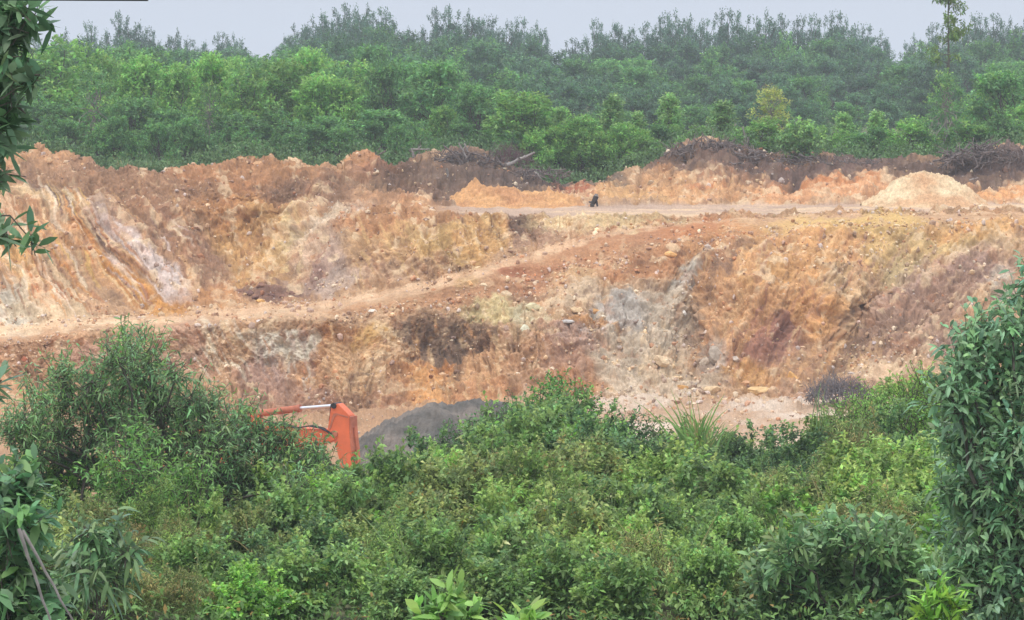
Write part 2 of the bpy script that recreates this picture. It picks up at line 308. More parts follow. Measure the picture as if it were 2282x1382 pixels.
for cu, cv, ru, rv, an, c, s_ in BL:
    q = blobw(cu, cv, ru, rv, an, Uw, Vw)
    wgt = s_ * np.clip(1.45 - q, 0, 1) ** .8 * (q < 1.45)
    base = base * (1 - wgt[..., None]) + lin(c) * wgt[..., None]
# thin seams of differing soil that run down the cut faces
sr_ = np.random.default_rng(17)
Us, Vs_ = U * .45 + Uw * .55, V * .45 + Vw * .55
SEAM = [  # number, u range, v range, angle, length, width, strength, colours
    (75, (-20, 210), (440, 680), 61, (30, 95), (2.5, 6), .75, [(228,204,170), (210,150,90), (198,120,70), (216,176,96), (232,214,190), (170,120,90), (222,186,140)]),
    (26, (150, 330), (500, 660), 50, (30, 80), (2.5, 6), .7, [(214,150,76), (196,124,60), (226,196,150), (180,120,80)]),
    (22, (240, 430), (500, 650), 42, (25, 60), (2.5, 6), .7, [(212,200,198), (196,178,178), (222,208,196), (156,120,112)]),
    (26, (250, 480), (430, 640), 56, (30, 80), (3, 8), .5, [(146,104,80), (190,138,90), (168,122,90), (206,160,110)]),
    (24, (560, 700), (470, 640), 122, (25, 70), (3, 7), .55, [(212,188,140), (172,126,86), (222,196,160), (160,118,84)]),
    (34, (790, 1010), (490, 640), 70, (20, 55), (2.5, 6), .6, [(226,204,162), (168,124,84), (212,176,120), (152,112,88)]),
    (22, (1010, 1220), (480, 560), 62, (15, 40), (2.5, 6), .6, [(130,100,82), (214,180,124), (176,132,84)]),
    (22, (1220, 1420), (488, 530), 84, (8, 20), (3, 7), .6, [(228,208,168), (186,148,112), (206,168,120)]),
    (20, (440, 540), (740, 830), 58, (20, 50), (2.5, 6), .7, [(222,214,194), (206,200,184), (190,144,112)]),
    (30, (560, 720), (740, 850), 82, (15, 45), (3, 8), .6, [(206,202,190), (178,150,142), (196,150,116), (160,130,122)]),
    (44, (720, 1120), (720, 890), 88, (15, 50), (3, 8), .55, [(222,178,126), (168,120,78), (206,150,96), (226,194,150), (150,112,84)]),
    (30, (1130, 1350), (720, 880), 70, (15, 45), (3, 8), .45, [(196,164,146), (168,122,88), (206,172,140)]),
    (34, (1520, 1680), (560, 800), 112, (20, 60), (3, 8), .5, [(214,164,112), (170,118,84), (196,142,92), (222,186,140)]),
    (60, (1620, 1920), (520, 820), 118, (20, 75), (3, 8), .5, [(218,168,112), (172,116,82), (200,146,90), (164,112,98), (226,192,146)]),
    (50, (1850, 2260), (560, 820), 136, (30, 90), (3, 8), .5, [(190,156,136), (146,112,94), (206,172,142), (160,124,108)]),
    (30, (1420, 1760), (385, 440), 128, (8, 24), (3, 7), .5, [(222,180,130), (196,138,92), (176,128,98)]),
]
for n_, ur, vr, an, lr, wr, st_, cols_ in SEAM:
    for _ in range(n_):
        cu, cv = sr_.uniform(*ur), sr_.uniform(*vr); ln = sr_.uniform(*lr); wd = sr_.uniform(*wr) * .8; aa = an + sr_.normal(0, 4)
        j0, j1 = np.searchsorted(uu, [cu - ln - 40, cu + ln + 40]); r0_, r1_ = ridx[I_CREST], ridx[I_BASE]
        q = blobw(cu, cv, ln, wd, aa, Us[r0_:r1_, j0:j1], Vs_[r0_:r1_, j0:j1]); wg = (st_ * np.clip(1.2 - q, 0, 1) * (R[r0_:r1_, j0:j1] > .35))[..., None]
        base[r0_:r1_, j0:j1] = base[r0_:r1_, j0:j1] * (1 - wg) + lin(cols_[int(sr_.integers(len(cols_)))]) * wg
rowi = np.arange(NR)[:, None] + np.zeros_like(D)
# roads: packed, paler, with wheel tracks running along them
tr = (rowi - ridx[I_FOOT]) / (ridx[I_RF] - ridx[I_FOOT])
mroad = np.clip((U - 960) / 90, 0, 1) * ((tr > -.05) & (tr < 1.05))
rc = lin((184, 158, 142)) * (1 + .10 * fbm(U / 120, tr * 7, 0, 4, 80))[..., None] + (lin((212, 184, 152)) - lin((184, 158, 142))) * np.clip(fbm(U / 150, tr * 5, 0, 3, 81) * 1.8 - .1, 0, 1)[..., None]
base = base * (1 - mroad[..., None]) + rc * mroad[..., None]
tr2 = (rowi - ridx[I_RB]) / (ridx[I_RFR] - ridx[I_RB])
mr2 = np.clip(1.12 - np.abs(tr2 - .5) * 2 + .8 * fbm(Um * 2.2, Vm * 3, 0, 4, 86), 0, 1) * ((tr2 > -.6) & (tr2 < 1.6)) * np.clip((1800 - U) / 300, .35, 1) * .95
leftc = np.clip((500 - U) / 500, 0, 1)[..., None]
rc2 = (lin((206, 168, 134)) * (1 - leftc) + lin((218, 186, 150)) * leftc) * (1 + .16 * fbm(U / 170, tr2 * 4, 0, 4, 82))[..., None]
cream = np.clip(fbm(U / 200, tr2 * 5, 0, 3, 83) * 2, 0, 1)[..., None] * (.3 + .7 * leftc)
rc2 = rc2 * (1 - cream) + lin((228, 206, 174)) * cream
base = base * (1 - mr2[..., None]) + rc2 * mr2[..., None]
# pit floor
med_ = fbm(U / 60, V / 10, 0, 4, 87)
fl = np.clip((rowi - ridx[I_BASE] + 6 * n2) / 6, 0, 1)
fc = lin((184, 152, 126)) + (lin((204, 188, 174)) - lin((184, 152, 126))) * np.clip(.5 + fbm(U / 120, V / 14, 0, 4, 84), 0, 1)[..., None]
_lw = np.clip((1250 - U) / 200, 0, 1)[..., None]; fc = fc * (1 - _lw) + _lw * lin((176, 138, 106)) * (1 + .2 * med_[..., None])
base = base * (1 - fl[..., None]) + fc * fl[..., None]
# strata, grit, small lumps of other soil, and shade painted into the cracks
fm = (face * np.clip(R * 1.4, 0, 1))
fine = fbm(X * 3.1, Y * 3.1, Z * 3.1, 4, 31, .65); med = fbm(X * .8, Y * .8, Z * 1.1, 4, 32, .6)
LA = 1 + 1.3 * band(90, 190) * (V > 430) * (V < 730) + .5 * band(900, 150) * (V < 650)
ST0 = ST; ST = ST * LA
base = base * np.exp(fm * (.22 * ST + .30 * fine + .13 * med - .20 * crk) + .05 * rng.standard_normal(D.shape))[..., None]
lumf = np.clip((base @ np.array([.3, .6, .1]) - .13) / .12, .12, 1)
cr_ = lumf * np.clip((fbm(X * 2.2, Y * 2.2, Z * 2.6, 3, 33) + ST * .9) * 2.0 - .9, 0, .62); cr_ = cr_[..., None] * fm[..., None]
base = base * (1 - cr_) + lin((222, 198, 164)) * cr_
rs = lumf * np.clip((fbm(X * 1.7, Y * 1.7, Z * 2.0, 4, 34) + .7 * ST) * 1.8 - .8, 0, .3); rs = rs[..., None] * fm[..., None]
base = base * (1 - rs) + lin((176, 112, 70)) * rs
bk = np.clip(fbm(X * 2.6, Y * 2.6, Z * 3.0, 3, 35) * 1.9 - 1.0, 0, .45)[..., None] * fm[..., None]
base = base * (1 - bk) + lin((122, 92, 78)) * bk
# grass-grown and leaf-littered ground behind the crest and on the near bank
soil = lin((96, 104, 74)) * (1 + .25 * fbm(X * .8, Y * .8, 0, 4, 36))[..., None]
gm = np.clip((ridx[I_CREST] - 3 - rowi) / 4, 0, 1) + (rowi > ridx[21] + 2)
base = base * (1 - np.clip(gm, 0, 1)[..., None]) + soil * np.clip(gm, 0, 1)[..., None]
ALB = np.array([.89, .85, .76])
_g = (base @ np.array([.3, .59, .11]))[..., None] * np.array([1.32, .93, .68])      # dust of the common tan over everything
base = np.clip((base * .80 + _g * .20) * ALB, .01, .8)

def ground_band(name, a, b, mat, label_kind='structure'):
    nr = b - a + 1; nc = len(uu)
    i = np.arange(nr - 1)[:, None] * nc + np.arange(nc - 1)[None]
    q = np.stack([i, i + nc, i + nc + 1, i + 1], -1).reshape(-1, 4)
    o = mesh_obj(name, PT[a:b + 1].reshape(-1, 3), q, mat, base[a:b + 1].reshape(-1, 3), smooth=True)
    o['kind'] = 'structure'; return o
ground_band('forest_ground', 0, ridx[I_CREST], M_FLOOR)
ground_band('embankment', ridx[I_CREST], ridx[I_FOOT], M_SOIL)
ground_band('dirt_road', ridx[I_FOOT], ridx[I_RF], M_SOIL)
ground_band('quarry_slope', ridx[I_RF], ridx[I_RB], M_SOIL)
ground_band('ramp_road', ridx[I_RB], ridx[I_RFR], M_SOIL)
ground_band('lower_quarry_slope', ridx[I_RFR], ridx[I_BASE], M_SOIL)
ground_band('pit_floor', ridx[I_BASE], ridx[21], M_SOIL)
ground_band('grassy_bank', ridx[21], NR - 1, M_FLOOR)

Dl = np.array([l[0](np.array([0., 1141, 2282])) for l in LINES]).mean(1)
def ground(u, Dq):
    """terrain height under photo column u at distance Dq"""
    uq = float(np.clip(u, -150, 2432))
    Ds = np.array([float(l[0](uq)) for l in LINES]); Vs = np.array([float(l[1](uq)) for l in LINES])
    v = np.interp(Dq, Ds[::-1], Vs[::-1])
    return P(u, v, Dq)
def surf(u, v, lo=None, hi=None):
    """point of the quarry face seen at photo pixel (u, v)"""
    j = int(np.argmin(np.abs(uu - u))); lo = lo or ridx[I_CREST]; hi = hi or ridx[19]
    k = lo + int(np.argmin(np.abs(V[lo:hi, j] - v)))
    return PT[k, j]

# ------------------------------------------------------------------ plants
UP = np.array([0, 0, 1.0])
def balls(n, r=rng):
    d = nrm(r.standard_normal((n, 3))); return d * (r.random((n, 1)) ** (1 / 3))
def leaf_geo(Pb, d, L, W, droop, col, strip=True, r=rng, fold=0.0):
    n = len(Pb); d = nrm(d)
    side = nrm(np.cross(d, UP + .5 * r.standard_normal((n, 3))))
    L = np.broadcast_to(L, n)[:, None]; W = np.broadcast_to(W, n)[:, None]
    if strip:
        vs = []
        for t, wd in ((0, .22), (.33, .95), (.68, .8), (1, .06)):
            c = Pb + d * L * t - UP * (droop * L * t * t)
            vs += [c - side * W / 2 * wd, c + side * W / 2 * wd]
        v = np.stack(vs, 1).reshape(-1, 3); b = np.arange(n)[:, None] * 8
        f = np.concatenate([b + np.array([[k, k + 1, k + 3, k + 2]]) for k in (0, 2, 4)], 0)
        return v, f, np.repeat(col, 8, 0)
    m = Pb + d * L * .5
    e = Pb + d * L - UP * (droop * L)
    v = np.stack([Pb, m + side * W / 2, e, m - side * W / 2], 1).reshape(-1, 3)
    return v, np.arange(n * 4).reshape(-1, 4), np.repeat(col, 4, 0)
def tube_geo(A, B, ra, rb, k=5):
    A, B = np.asarray(A, float), np.asarray(B, float); n = len(A)
    ax = nrm(B - A); s1 = nrm(np.cross(ax, np.array([.3, .9, .21]))); s2 = np.cross(ax, s1)
    a = np.arange(k) / k * 2 * np.pi
    ring = s1[:, None] * np.cos(a)[None, :, None] + s2[:, None] * np.sin(a)[None, :, None]
    ra = np.broadcast_to(ra, n)[:, None, None]; rb = np.broadcast_to(rb, n)[:, None, None]
    v = np.concatenate([A[:, None] + ring * ra, B[:, None] + ring * rb], 1).reshape(-1, 3)
    b = np.arange(n)[:, None, None] * 2 * k; i = np.arange(k)[None, :, None]; j = (i + 1) % k
    f = np.concatenate([b + i, b + j, b + j + k, b + i + k], 2).reshape(-1, 4)
    return v, f
def limb(p0, p1, r0, r1, n=5, wob=.06, r=rng, sag=0):
    t = np.linspace(0, 1, n + 1)[:, None]; L = np.linalg.norm(np.subtract(p1, p0))
    pts = np.array(p0) * (1 - t) + np.array(p1) * t + r.standard_normal((n + 1, 3)) * wob * L * np.sin(t * np.pi) + UP * sag * L * np.sin(t * np.pi)
    rad = (r0 + (r1 - r0) * t[:, 0])
    return pts[:-1], pts[1:], rad[:-1], rad[1:]
def join(segs):
    A = np.concatenate([s[0] for s in segs]); B = np.concatenate([s[1] for s in segs])
    return A, B, np.concatenate([np.atleast_1d(s[2]) for s in segs]), np.concatenate([np.atleast_1d(s[3]) for s in segs])
def tones(n, c, r, jl=.25, jh=.12):
    c = np.asarray(c, float)
    return np.clip(c * np.exp(r.standard_normal((n, 1)) * jl + r.standard_normal((n, 3)) * jh * np.array([1, .5, 1])), .004, .7)

def plant(lobes, col, root, r, tw=.45, nl=12, LL=.13, LW=.022, droop=.35, strip=True, up=.5, spread=.9, tip=None, jl=.25, limb_r=.05, twig_r=.006,
          twigs_geo=True, tipf=.2, shell=.35, deadf=0.0, junction=None, limbs=True):
    """lobes: (centre, radii, number of twigs); returns leaf mesh arrays and wood segments"""
    leaves, wood = [], []
    root = np.asarray(root, float)
    C = np.array([l[0] for l in lobes]); j = junction if junction is not None else root + (C.mean(0) - root) * .35
    if limbs:
        wood.append(limb(root, j, limb_r * 1.6, limb_r * 1.1, 5, .03, r))
    for c, rad, nt_ in lobes:
        c = np.asarray(c, float); rad = np.broadcast_to(np.asarray(rad, float), 3)
        if limbs: wood.append(limb(j, c, limb_r * .8, limb_r * .25, 5, .07, r))
        b = balls(nt_, r); ln = np.linalg.norm(b, axis=1, keepdims=True)
        b = nrm(b) * (shell + (1 - shell) * ln)
        p = c + b * rad
        d = nrm(b * .9 + UP * up + r.standard_normal((nt_, 3)) * .45)
        tl = tw * (.6 + .8 * r.random(nt_))[:, None]
        p0 = p - d * tl * .5; p1 = p0 + d * tl
        if twigs_geo:
            wood.append((p0, p1, np.full(nt_, twig_r), np.full(nt_, twig_r * .4)))
            if strip and nt_ > 3:
                k = r.random(nt_) < .3
                q = c + (p0[k] - c) * .25
                wood.append((q, p0[k], np.full(k.sum(), twig_r * 2.2), np.full(k.sum(), twig_r)))
        tc = tones(nt_, col, r, jl, .1)
        if tip is not None:
            k = (b[:, 2] > .1) & (r.random(nt_) < tipf); tc[k] = tones(int(k.sum()), tip, r, .15, .06)
        s = (np.arange(nl) + .6 + r.random(nl) * .3) / nl
        bp = p0[:, None] + (p1 - p0)[:, None] * s[None, :, None]
        dd = d[:, None] * .55 + spread * nrm(r.standard_normal((nt_, nl, 3)))
        lc = tc[:, None] * np.exp(r.standard_normal((nt_, nl, 1)) * .14)
        if deadf:
            k = r.random((nt_, nl)) < deadf; lc[k] = lin((150, 120, 60))
        Ls = LL * (.65 + .6 * r.random(nt_ * nl)); Ws = LW * (.7 + .5 * r.random(nt_ * nl))
        leaves.append(leaf_geo(bp.reshape(-1, 3), dd.reshape(-1, 3), Ls, Ws, droop, lc.reshape(-1, 3), strip, r))
    off = 0; V_, F_, C_ = [], [], []
    for v, f, c in leaves:
        V_.append(v); F_.append(f + off); C_.append(c); off += len(v)
    return (np.concatenate(V_), np.concatenate(F_), np.concatenate(C_)), join(wood) if wood else None
def wood_mesh(name, w_, mat, parent, k=5):
    v, f = tube_geo(w_[0], w_[1], w_[2], w_[3], k)
    return mesh_obj(name, v, f, mat, parent=parent)
def make_plant(name, root, lf, wd, mats=(M_LEAF, M_BARK), parts=('trunk', 'crown'), k=5):
    """world-coordinate arrays -> Empty at the root with two parts"""
    o = empty(name, root); r0 = np.asarray(root, float)
    wood_mesh(parts[0], (wd[0] - r0, wd[1] - r0, wd[2], wd[3]), mats[1], o, k)
    mesh_obj(parts[1], lf[0] - r0, lf[1], mats[0], lf[2], parent=o)
    return o
used = set()
def dup(src, name, loc, scale, rz):
    """the first use moves the source itself"""
    if src.name in used:
        o = src.copy(); COL.objects.link(o)
        for ch in src.children:
            c = ch.copy(); COL.objects.link(c); c.parent = o
    else:
        used.add(src.name); o = src
    o.location = loc; o.scale = scale; o.rotation_euler = (0, 0, rz)
    return o

# ---- trees of the wood: a few kinds, each 6 m tall at scale 1
def forest_proto(name, kind, seed, col, tip=None, tipf=.3, barkm=M_BARK):
    r = np.random.default_rng(seed); lobes = []
    H = 6.0
    if kind == 'bushy':                       # rounded, in several leafy clumps
        for i in range(26):
            h = r.uniform(.14, .95); rr = 1.75 * math.sin(math.pi * min(1, (h * .82 + .14))) ** .7 * r.uniform(.35, 1.0); a = r.uniform(0, 6.283)
            lobes.append(((rr * math.cos(a), rr * math.sin(a), h * H * .92), r.uniform(.45, .8) * np.array([1, 1, .75]), int(r.uniform(26, 42))))
        lf, wd = plant(lobes, col, (0, 0, -.3), r, tw=.42, nl=7, LL=.24, LW=.12, droop=.2, strip=False, up=.7, shell=.6, tip=tip, tipf=tipf, jl=.3, limb_r=.06, twigs_geo=False, junction=np.array([0, 0, 1.6]))
    elif kind == 'cone':                      # young, pointed, layered
        for i in range(26):
            h = (i + .5) / 26; rr = 1.25 * (1 - h) ** .8 * r.uniform(.5, 1.05) + .05; a = i * 2.4 + r.uniform(-.4, .4)
            lobes.append(((rr * math.cos(a), rr * math.sin(a), .25 + h * H * .93), np.array([.5, .5, .36]) * (1.15 - .5 * h), int(46 - 22 * h)))
        lf, wd = plant(lobes, col, (0, 0, -.3), r, tw=.5, nl=7, LL=.25, LW=.12, droop=.15, strip=False, up=.55, tip=tip, tipf=tipf, jl=.3, limb_r=.045, twigs_geo=False, junction=np.array([0, 0, 2.6]))
    elif kind == 'plume':                     # airy upright plumes at the skyline
        for i in range(26):
            a = r.uniform(0, 6.283); rr = 1.75 * math.sqrt(r.random()); top = H * (1 - .13 * rr ** 1.5) * r.uniform(.78, 1.0)
            lobes.append(((rr * math.cos(a), rr * math.sin(a), top - .3), np.array([.17, .17, .24]) * r.uniform(.7, 1.4), 11))
            if r.random() < .7: lobes.append(((rr * .85 * math.cos(a) + r.uniform(-.2, .2), rr * .85 * math.sin(a), top - r.uniform(.9, 1.3)), np.array([.2, .2, .25]), 9))
        for i in range(22):
            a = r.uniform(0, 6.283); rr = r.uniform(.2, 1.6)
            lobes.append(((rr * math.cos(a), rr * math.sin(a), r.uniform(1, 3.9)), (.5, .5, .4), 22))
        lf, wd = plant(lobes, col, (0, 0, -.3), r, tw=.4, nl=6, LL=.2, LW=.075, droop=.1, strip=False, up=1.1, spread=.8, tip=tip, jl=.2, limb_r=.06, twigs_geo=False, junction=np.array([0, 0, 2.2]))
    elif kind == 'airy':                      # thin crown round a bare stem
        for i in range(34):
            h = ((i + 1) / 34) ** .8; a = i * 2.3; rr = (1.2 * math.sin(math.pi * min(1, h * .75 + .2)) + .1) * r.uniform(.4, 1.1)
            lobes.append(((rr * math.cos(a), rr * math.sin(a), H * (.12 + .86 * h)), r.uniform(.26, .42), 13))
        lf, wd = plant(lobes, col, (0, 0, -.3), r, tw=.45, nl=7, LL=.2, LW=.08, droop=.15, strip=False, up=.4, tip=tip, tipf=tipf, jl=.2, limb_r=.05, twigs_geo=False, junction=np.array([.05, 0, 3.6]))
    elif kind == 'bare':                      # tall bare pole, tufts at the ends of level branches
        for i in range(34):
            h = r.uniform(.55, 1) if i > 9 else r.uniform(.9, 1); a = r.uniform(0, 6.283); rr = r.uniform(.25, 1.0) * (1.15 - .35 * h)
            lobes.append(((rr * math.cos(a), rr * math.sin(a), H * h), (.26, .26, .14), 11))
        lf, wd = plant(lobes, col, (0, 0, -.3), r, tw=.25, nl=7, LL=.16, LW=.075, droop=.15, strip=False, up=.3, tip=tip, tipf=tipf, jl=.2, limb_r=.022, twigs_geo=False, limbs=False)
        w2 = [limb((0, 0, -.3), (0, 0, 3.2), .09, .065, 8, .004, r), limb((0, 0, 3.2), (.05, 0, 6.0), .065, .025, 8, .01, r)]
        for c, _, _ in lobes:
            w2.append(limb((0, 0, c[2] - .15), c, .018, .006, 4, .05, r))
        wd = join(w2)
    return make_plant(name, (0, 0, 0), lf, wd, (M_LEAF, barkm))
GB = (.20, .39, .09); GM = (.13, .27, .09); GD = (.105, .19, .10); GY = (.24, .33, .07); GT = (.27, .43, .10)
protos = {}
for key, kind, n, col, tip, tf in [('bright', 'bushy', 3, GB, GT, .35), ('mid', 'bushy', 3, GM, GB, .25), ('dark', 'bushy', 3, GD, GM, .3), ('cone', 'cone', 3, (.24, .42, .13), (.33, .5, .17), .4),
                                   ('plume', 'plume', 3, (.10, .18, .11), None, 0), ('airy', 'airy', 1, GM, GT, .35), ('bare', 'bare', 1, (.16, .25, .06), GY, .4), ('yellow', 'airy', 1, (.36, .42, .11), (.5, .52, .14), .5)]:
    protos[key] = [forest_proto('plantation_tree', kind, 100 + 10 * len(protos) + i, col, tip, tf, M_PBARK if kind == 'airy' else M_BARK) for i in range(n)]
wood_rng = np.random.default_rng(5)
def put_tree(key, u, vtop, Dq, wpx=None, label='', group=None, cat='tree', i=None, cl=1.25):
    base_ = ground(u, Dq); top = P(u, vtop, Dq); h = max(1.2, top[2] - base_[2])
    sc = h / 6.0; sw = sc if wpx is None else min(max(wpx / F * Dq / 3.6, .7 * sc), cl * sc)
    lst = protos[key]; src = lst[(i if i is not None else int(wood_rng.integers(len(lst))))]
    o = dup(src, 'plantation_tree', base_, (sw, sw, sc), wood_rng.uniform(0, 6.283))
    tag(o, label, cat, group); return o
FRONT = [
 ('bright',110,74,166,190,'tall bright green tree at the left edge, crown highest above the left bank'),
 ('bright',215,92,168,150,'bright green tree behind the thin pale-stemmed sapling'),
 ('airy',213,158,157,150,'thin sapling with bare pale stem standing right on the left spoil bank'),
 ('mid',30,150,160,150,'mid green tree partly behind the leafy branch at the upper left'),
 ('mid',110,215,158,130,'low dark green tree at the foot of the tallest left tree'),
 ('bright',320,118,166,130,'light green tree between the pale-stemmed sapling and the dip in the bank'),
 ('bright',400,135,165,120,'light green tree rising over the dip in the left bank'),
 ('mid',300,205,158,140,'darker green tree low over the dip, left of the grass tuft'),
 ('mid',385,225,158,120,'darker green tree directly above the grass tuft in the dip'),
 ('bright',478,112,167,120,'yellowish green slender tree just left of the second rise of the bank'),
 ('airy',466,190,157,90,'thin tree with a pale stem seen low in the shade over the second rise'),
 ('bright',555,150,165,130,'light green tree above the crest with the rounded boulders'),
 ('mid',540,240,157,150,'shaded tree filling the foot of the wood left of the crest boulder'),
 ('bright',630,116,168,140,'tall light green tree over the pale crest boulder'),
 ('mid',640,230,157,140,'shaded green tree at the foot of the wood behind the pale crest boulder'),
 ('bright',715,150,165,130,'light green tree left of the notch above the brown bank'),
 ('mid',735,250,157,110,'dark low tree just left of the leaning brown log'),
 ('bright',775,172,165,100,'light green tree above the leaning brown log'),
 ('mid',868,114,170,90,'narrow green tree rising between two wider crowns left of centre'),
 ('mid',965,122,168,170,'broad dark green tree behind the root pile, widest of the middle crowns'),
 ('mid',850,235,158,160,'round dark bush-like tree directly behind the leaning brown log'),
 ('bright',990,232,157,80,'small bright green tree in front, above the root pile'),
 ('mid',1065,172,163,130,'mid green tree right of the broad dark tree'),
 ('bright',1165,192,158,170,'wide bright yellow-green tree above the purple brush'),
 ('cone',1250,242,160,90,'pale green young tree right of the wide yellow-green one'),
 ('bright',1290,252,157,110,'low light green tree over the gap in the bank'),
 ('cone',1365,212,158,130,'pointed light green tree left of the middle of the long dark bank'),
 ('cone',1420,250,157,100,'small light green tree squeezed between two pointed ones'),
 ('cone',1492,210,158,130,'pointed light green tree just left of the big root heap'),
 ('bright',1440,300,155,120,'bright low bush-like tree over the left slope of the big root heap'),
 ('cone',1610,225,159,140,'pale grey-green pointed tree behind the top of the big root heap'),
 ('bright',1560,275,157,100,'bright yellow-green low tree behind the big root heap'),
 ('yellow',1720,196,154,130,'small tree with a yellow crown above the dark bank'),
 ('bright',1700,258,152.6,130,'light green tree below the yellow crown'),
 ('cone',1880,252,158,110,'light green pointed tree right of the round compact one'),
 ('bright',1850,300,156,90,'low light green tree in the row right of the round compact one'),
 ('cone',1955,248,158,110,'light green pointed tree midway along the right dark bank'),
 ('bright',2030,255,157,120,'broad light green tree left of the dark-stemmed pine-like one'),
 ('airy',2108,166,156,150,'layered tree with a dark bare lower stem, right part of the row'),
 ('bare',2112,-30,166,130,'very tall thin tree with sparse tufts reaching out of the top of the picture'),
 ('mid',2245,128,163,170,'large green tree at the right end of the row'),
 ('bright',2170,275,156,100,'low yellow-green tree right of the dark-stemmed layered one'),
 ('mid',2225,235,156,110,'mid green low tree above the right tangle of roots'),
 ('bright',2300,210,158,120,'green tree cut by the right edge of the picture'),
]
for i, (key, u, vt, Dq, wpx, lab) in enumerate(FRONT):
    put_tree(key, u, vt, Dq, wpx * (1.1 if key == 'bright' else 1), lab, 'trees along the edge of the wood', cl=2.2)
sky_v = K(-150,30, 0,45, 60,60, 150,62, 200,60, 270,38, 330,66, 400,72, 450,96, 490,90, 525,58, 560,104, 600,112, 640,70, 690,40, 760,14, 820,4, 880,34, 935,84, 980,18, 1040,20, 1090,42, 1130,52,
          1190,34, 1232,98, 1262,90, 1340,48, 1400,60, 1460,62, 1505,14, 1560,50, 1620,30, 1700,24, 1780,44, 1860,30, 1930,44, 2005,84, 2060,60, 2140,42, 2210,40, 2282,34, 2430,30)
layer = [  # D, top of the crowns, spacing px, kinds, side, label per kind
 (176, K(-150,110,250,110,500,128,700,150,850,130,950,150,1050,200,1200,260,2430,270), 74, ['bright','mid','mid'], 'second row'),
 (190, K(-150,100,300,100,560,120,700,110,850,110,1000,140,1100,185,1300,250,2100,270,2200,150,2430,120), 76, ['mid','bright','mid'], 'third row'),
 (212, K(-150,90,300,85,560,118,700,95,900,90,1100,150,1300,225,1500,222,2100,225,2250,160,2430,150), 72, ['mid','mid','dark'], 'fourth row'),
 (238, K(-150,80,560,116,700,80,900,70,1100,112,1300,180,1700,190,2100,180,2430,150), 70, ['dark','mid','dark'], 'fifth row'),
 (262, K(-150,75,560,118,700,75,900,50,1100,80,1300,150,1700,150,2100,140,2430,120), 66, ['dark','mid','dark'], 'sixth row'),
 (290, K(-150,72,560,120,700,85,900,60,1100,75,1300,118,1700,112,2100,110,2430,100), 62, ['dark','dark','mid'], 'seventh row'),
 (318, lambda u: sky_v(u) + 30, 56, ['dark','dark','mid'], 'eighth row'),
]
kl = {'bright': 'light green tree', 'mid': 'mid green tree', 'dark': 'dark bluish green tree', 'plume': 'tall airy tree with upright plumes'}
ZN = [(170, 'at the left edge'), (330, 'over the pale-stemmed sapling'), (520, 'over the dip in the bank'), (700, 'over the crest boulder'), (850, 'over the leaning log'), (1040, 'over the root pile'), (1220, 'over the purple brush'),
      (1400, 'over the gap in the bank'), (1640, 'over the big root heap'), (1830, 'over the round compact tree'), (2010, 'over the right dark bank'), (2170, 'over the pale gravel mound'), (9999, 'at the right edge')]
def zone(u): return next(z[1] for z in ZN if u < z[0])
for li, (Dq, top, spc, kinds, word) in enumerate(layer):
    u = -60.0 + wood_rng.uniform(0, 40)
    while u < 2350:
        k = kinds[int(wood_rng.integers(3))]
        vt = float(top(u)) + wood_rng.uniform(-14, 20)
        if not (Dq < 200 and 1250 < u < 2080):
            dd = Dq + wood_rng.uniform(-6, 6)
            lab = '%s, %s, %s' % (kl[k], word, zone(u))
            put_tree(k, u, max(vt, float(sky_v(u)) + 12), dd, spc * wood_rng.uniform(1.5, 2.1), lab, lab.replace('tree', 'trees', 1))
        u += spc * wood_rng.uniform(.8, 1.2)
tops = [-40,10,70,150,200,270,300,335,400,445,495,525,640,672,700,735,765,800,825,850,885,915,975,1005,1040,1070,1095,1125,1160,1192,1275,1330,1365,1400,1445,1480,1508,1540,1575,1618,1650,1702,1735,1782,
        1815,1862,1890,1930,1960,2035,2085,2142,2175,2212,2245,2282,2330]
for u in tops:
    lab = 'tall tree with upright plumes on the skyline ' + zone(u)
    put_tree('plume', u, float(sky_v(u)) - (14 if min(abs(u - 590), abs(u - 1240), abs(u - 2005)) > 75 else 0) + wood_rng.uniform(-6, 6), 330 + wood_rng.uniform(-8, 8), wood_rng.uniform(60, 84), lab, lab.replace('tree', 'trees', 1))
# low young growth along the foot of the wood
u = 20.0
while u < 2320:
    right = u > 1080
    if cr_v(u) < 400 or right:
        vt = float(np.interp(u, [0, 700, 1080, 1250, 2300], [262, 262, 285, 285, 285])) + wood_rng.uniform(-20, 28)
        lab = '%s, foot of the wood %s' % ('bright young bush' if right else 'shaded green bush', zone(u))
        put_tree('bright' if right and wood_rng.random() < .7 else 'mid', u, vt, cr_D(u) + 5.5 + wood_rng.uniform(-.8, 2), wood_rng.uniform(60, 90), lab, lab.replace('bush', 'bushes', 1), 'bush').name = 'bush'
    u += wood_rng.uniform(38, 60)

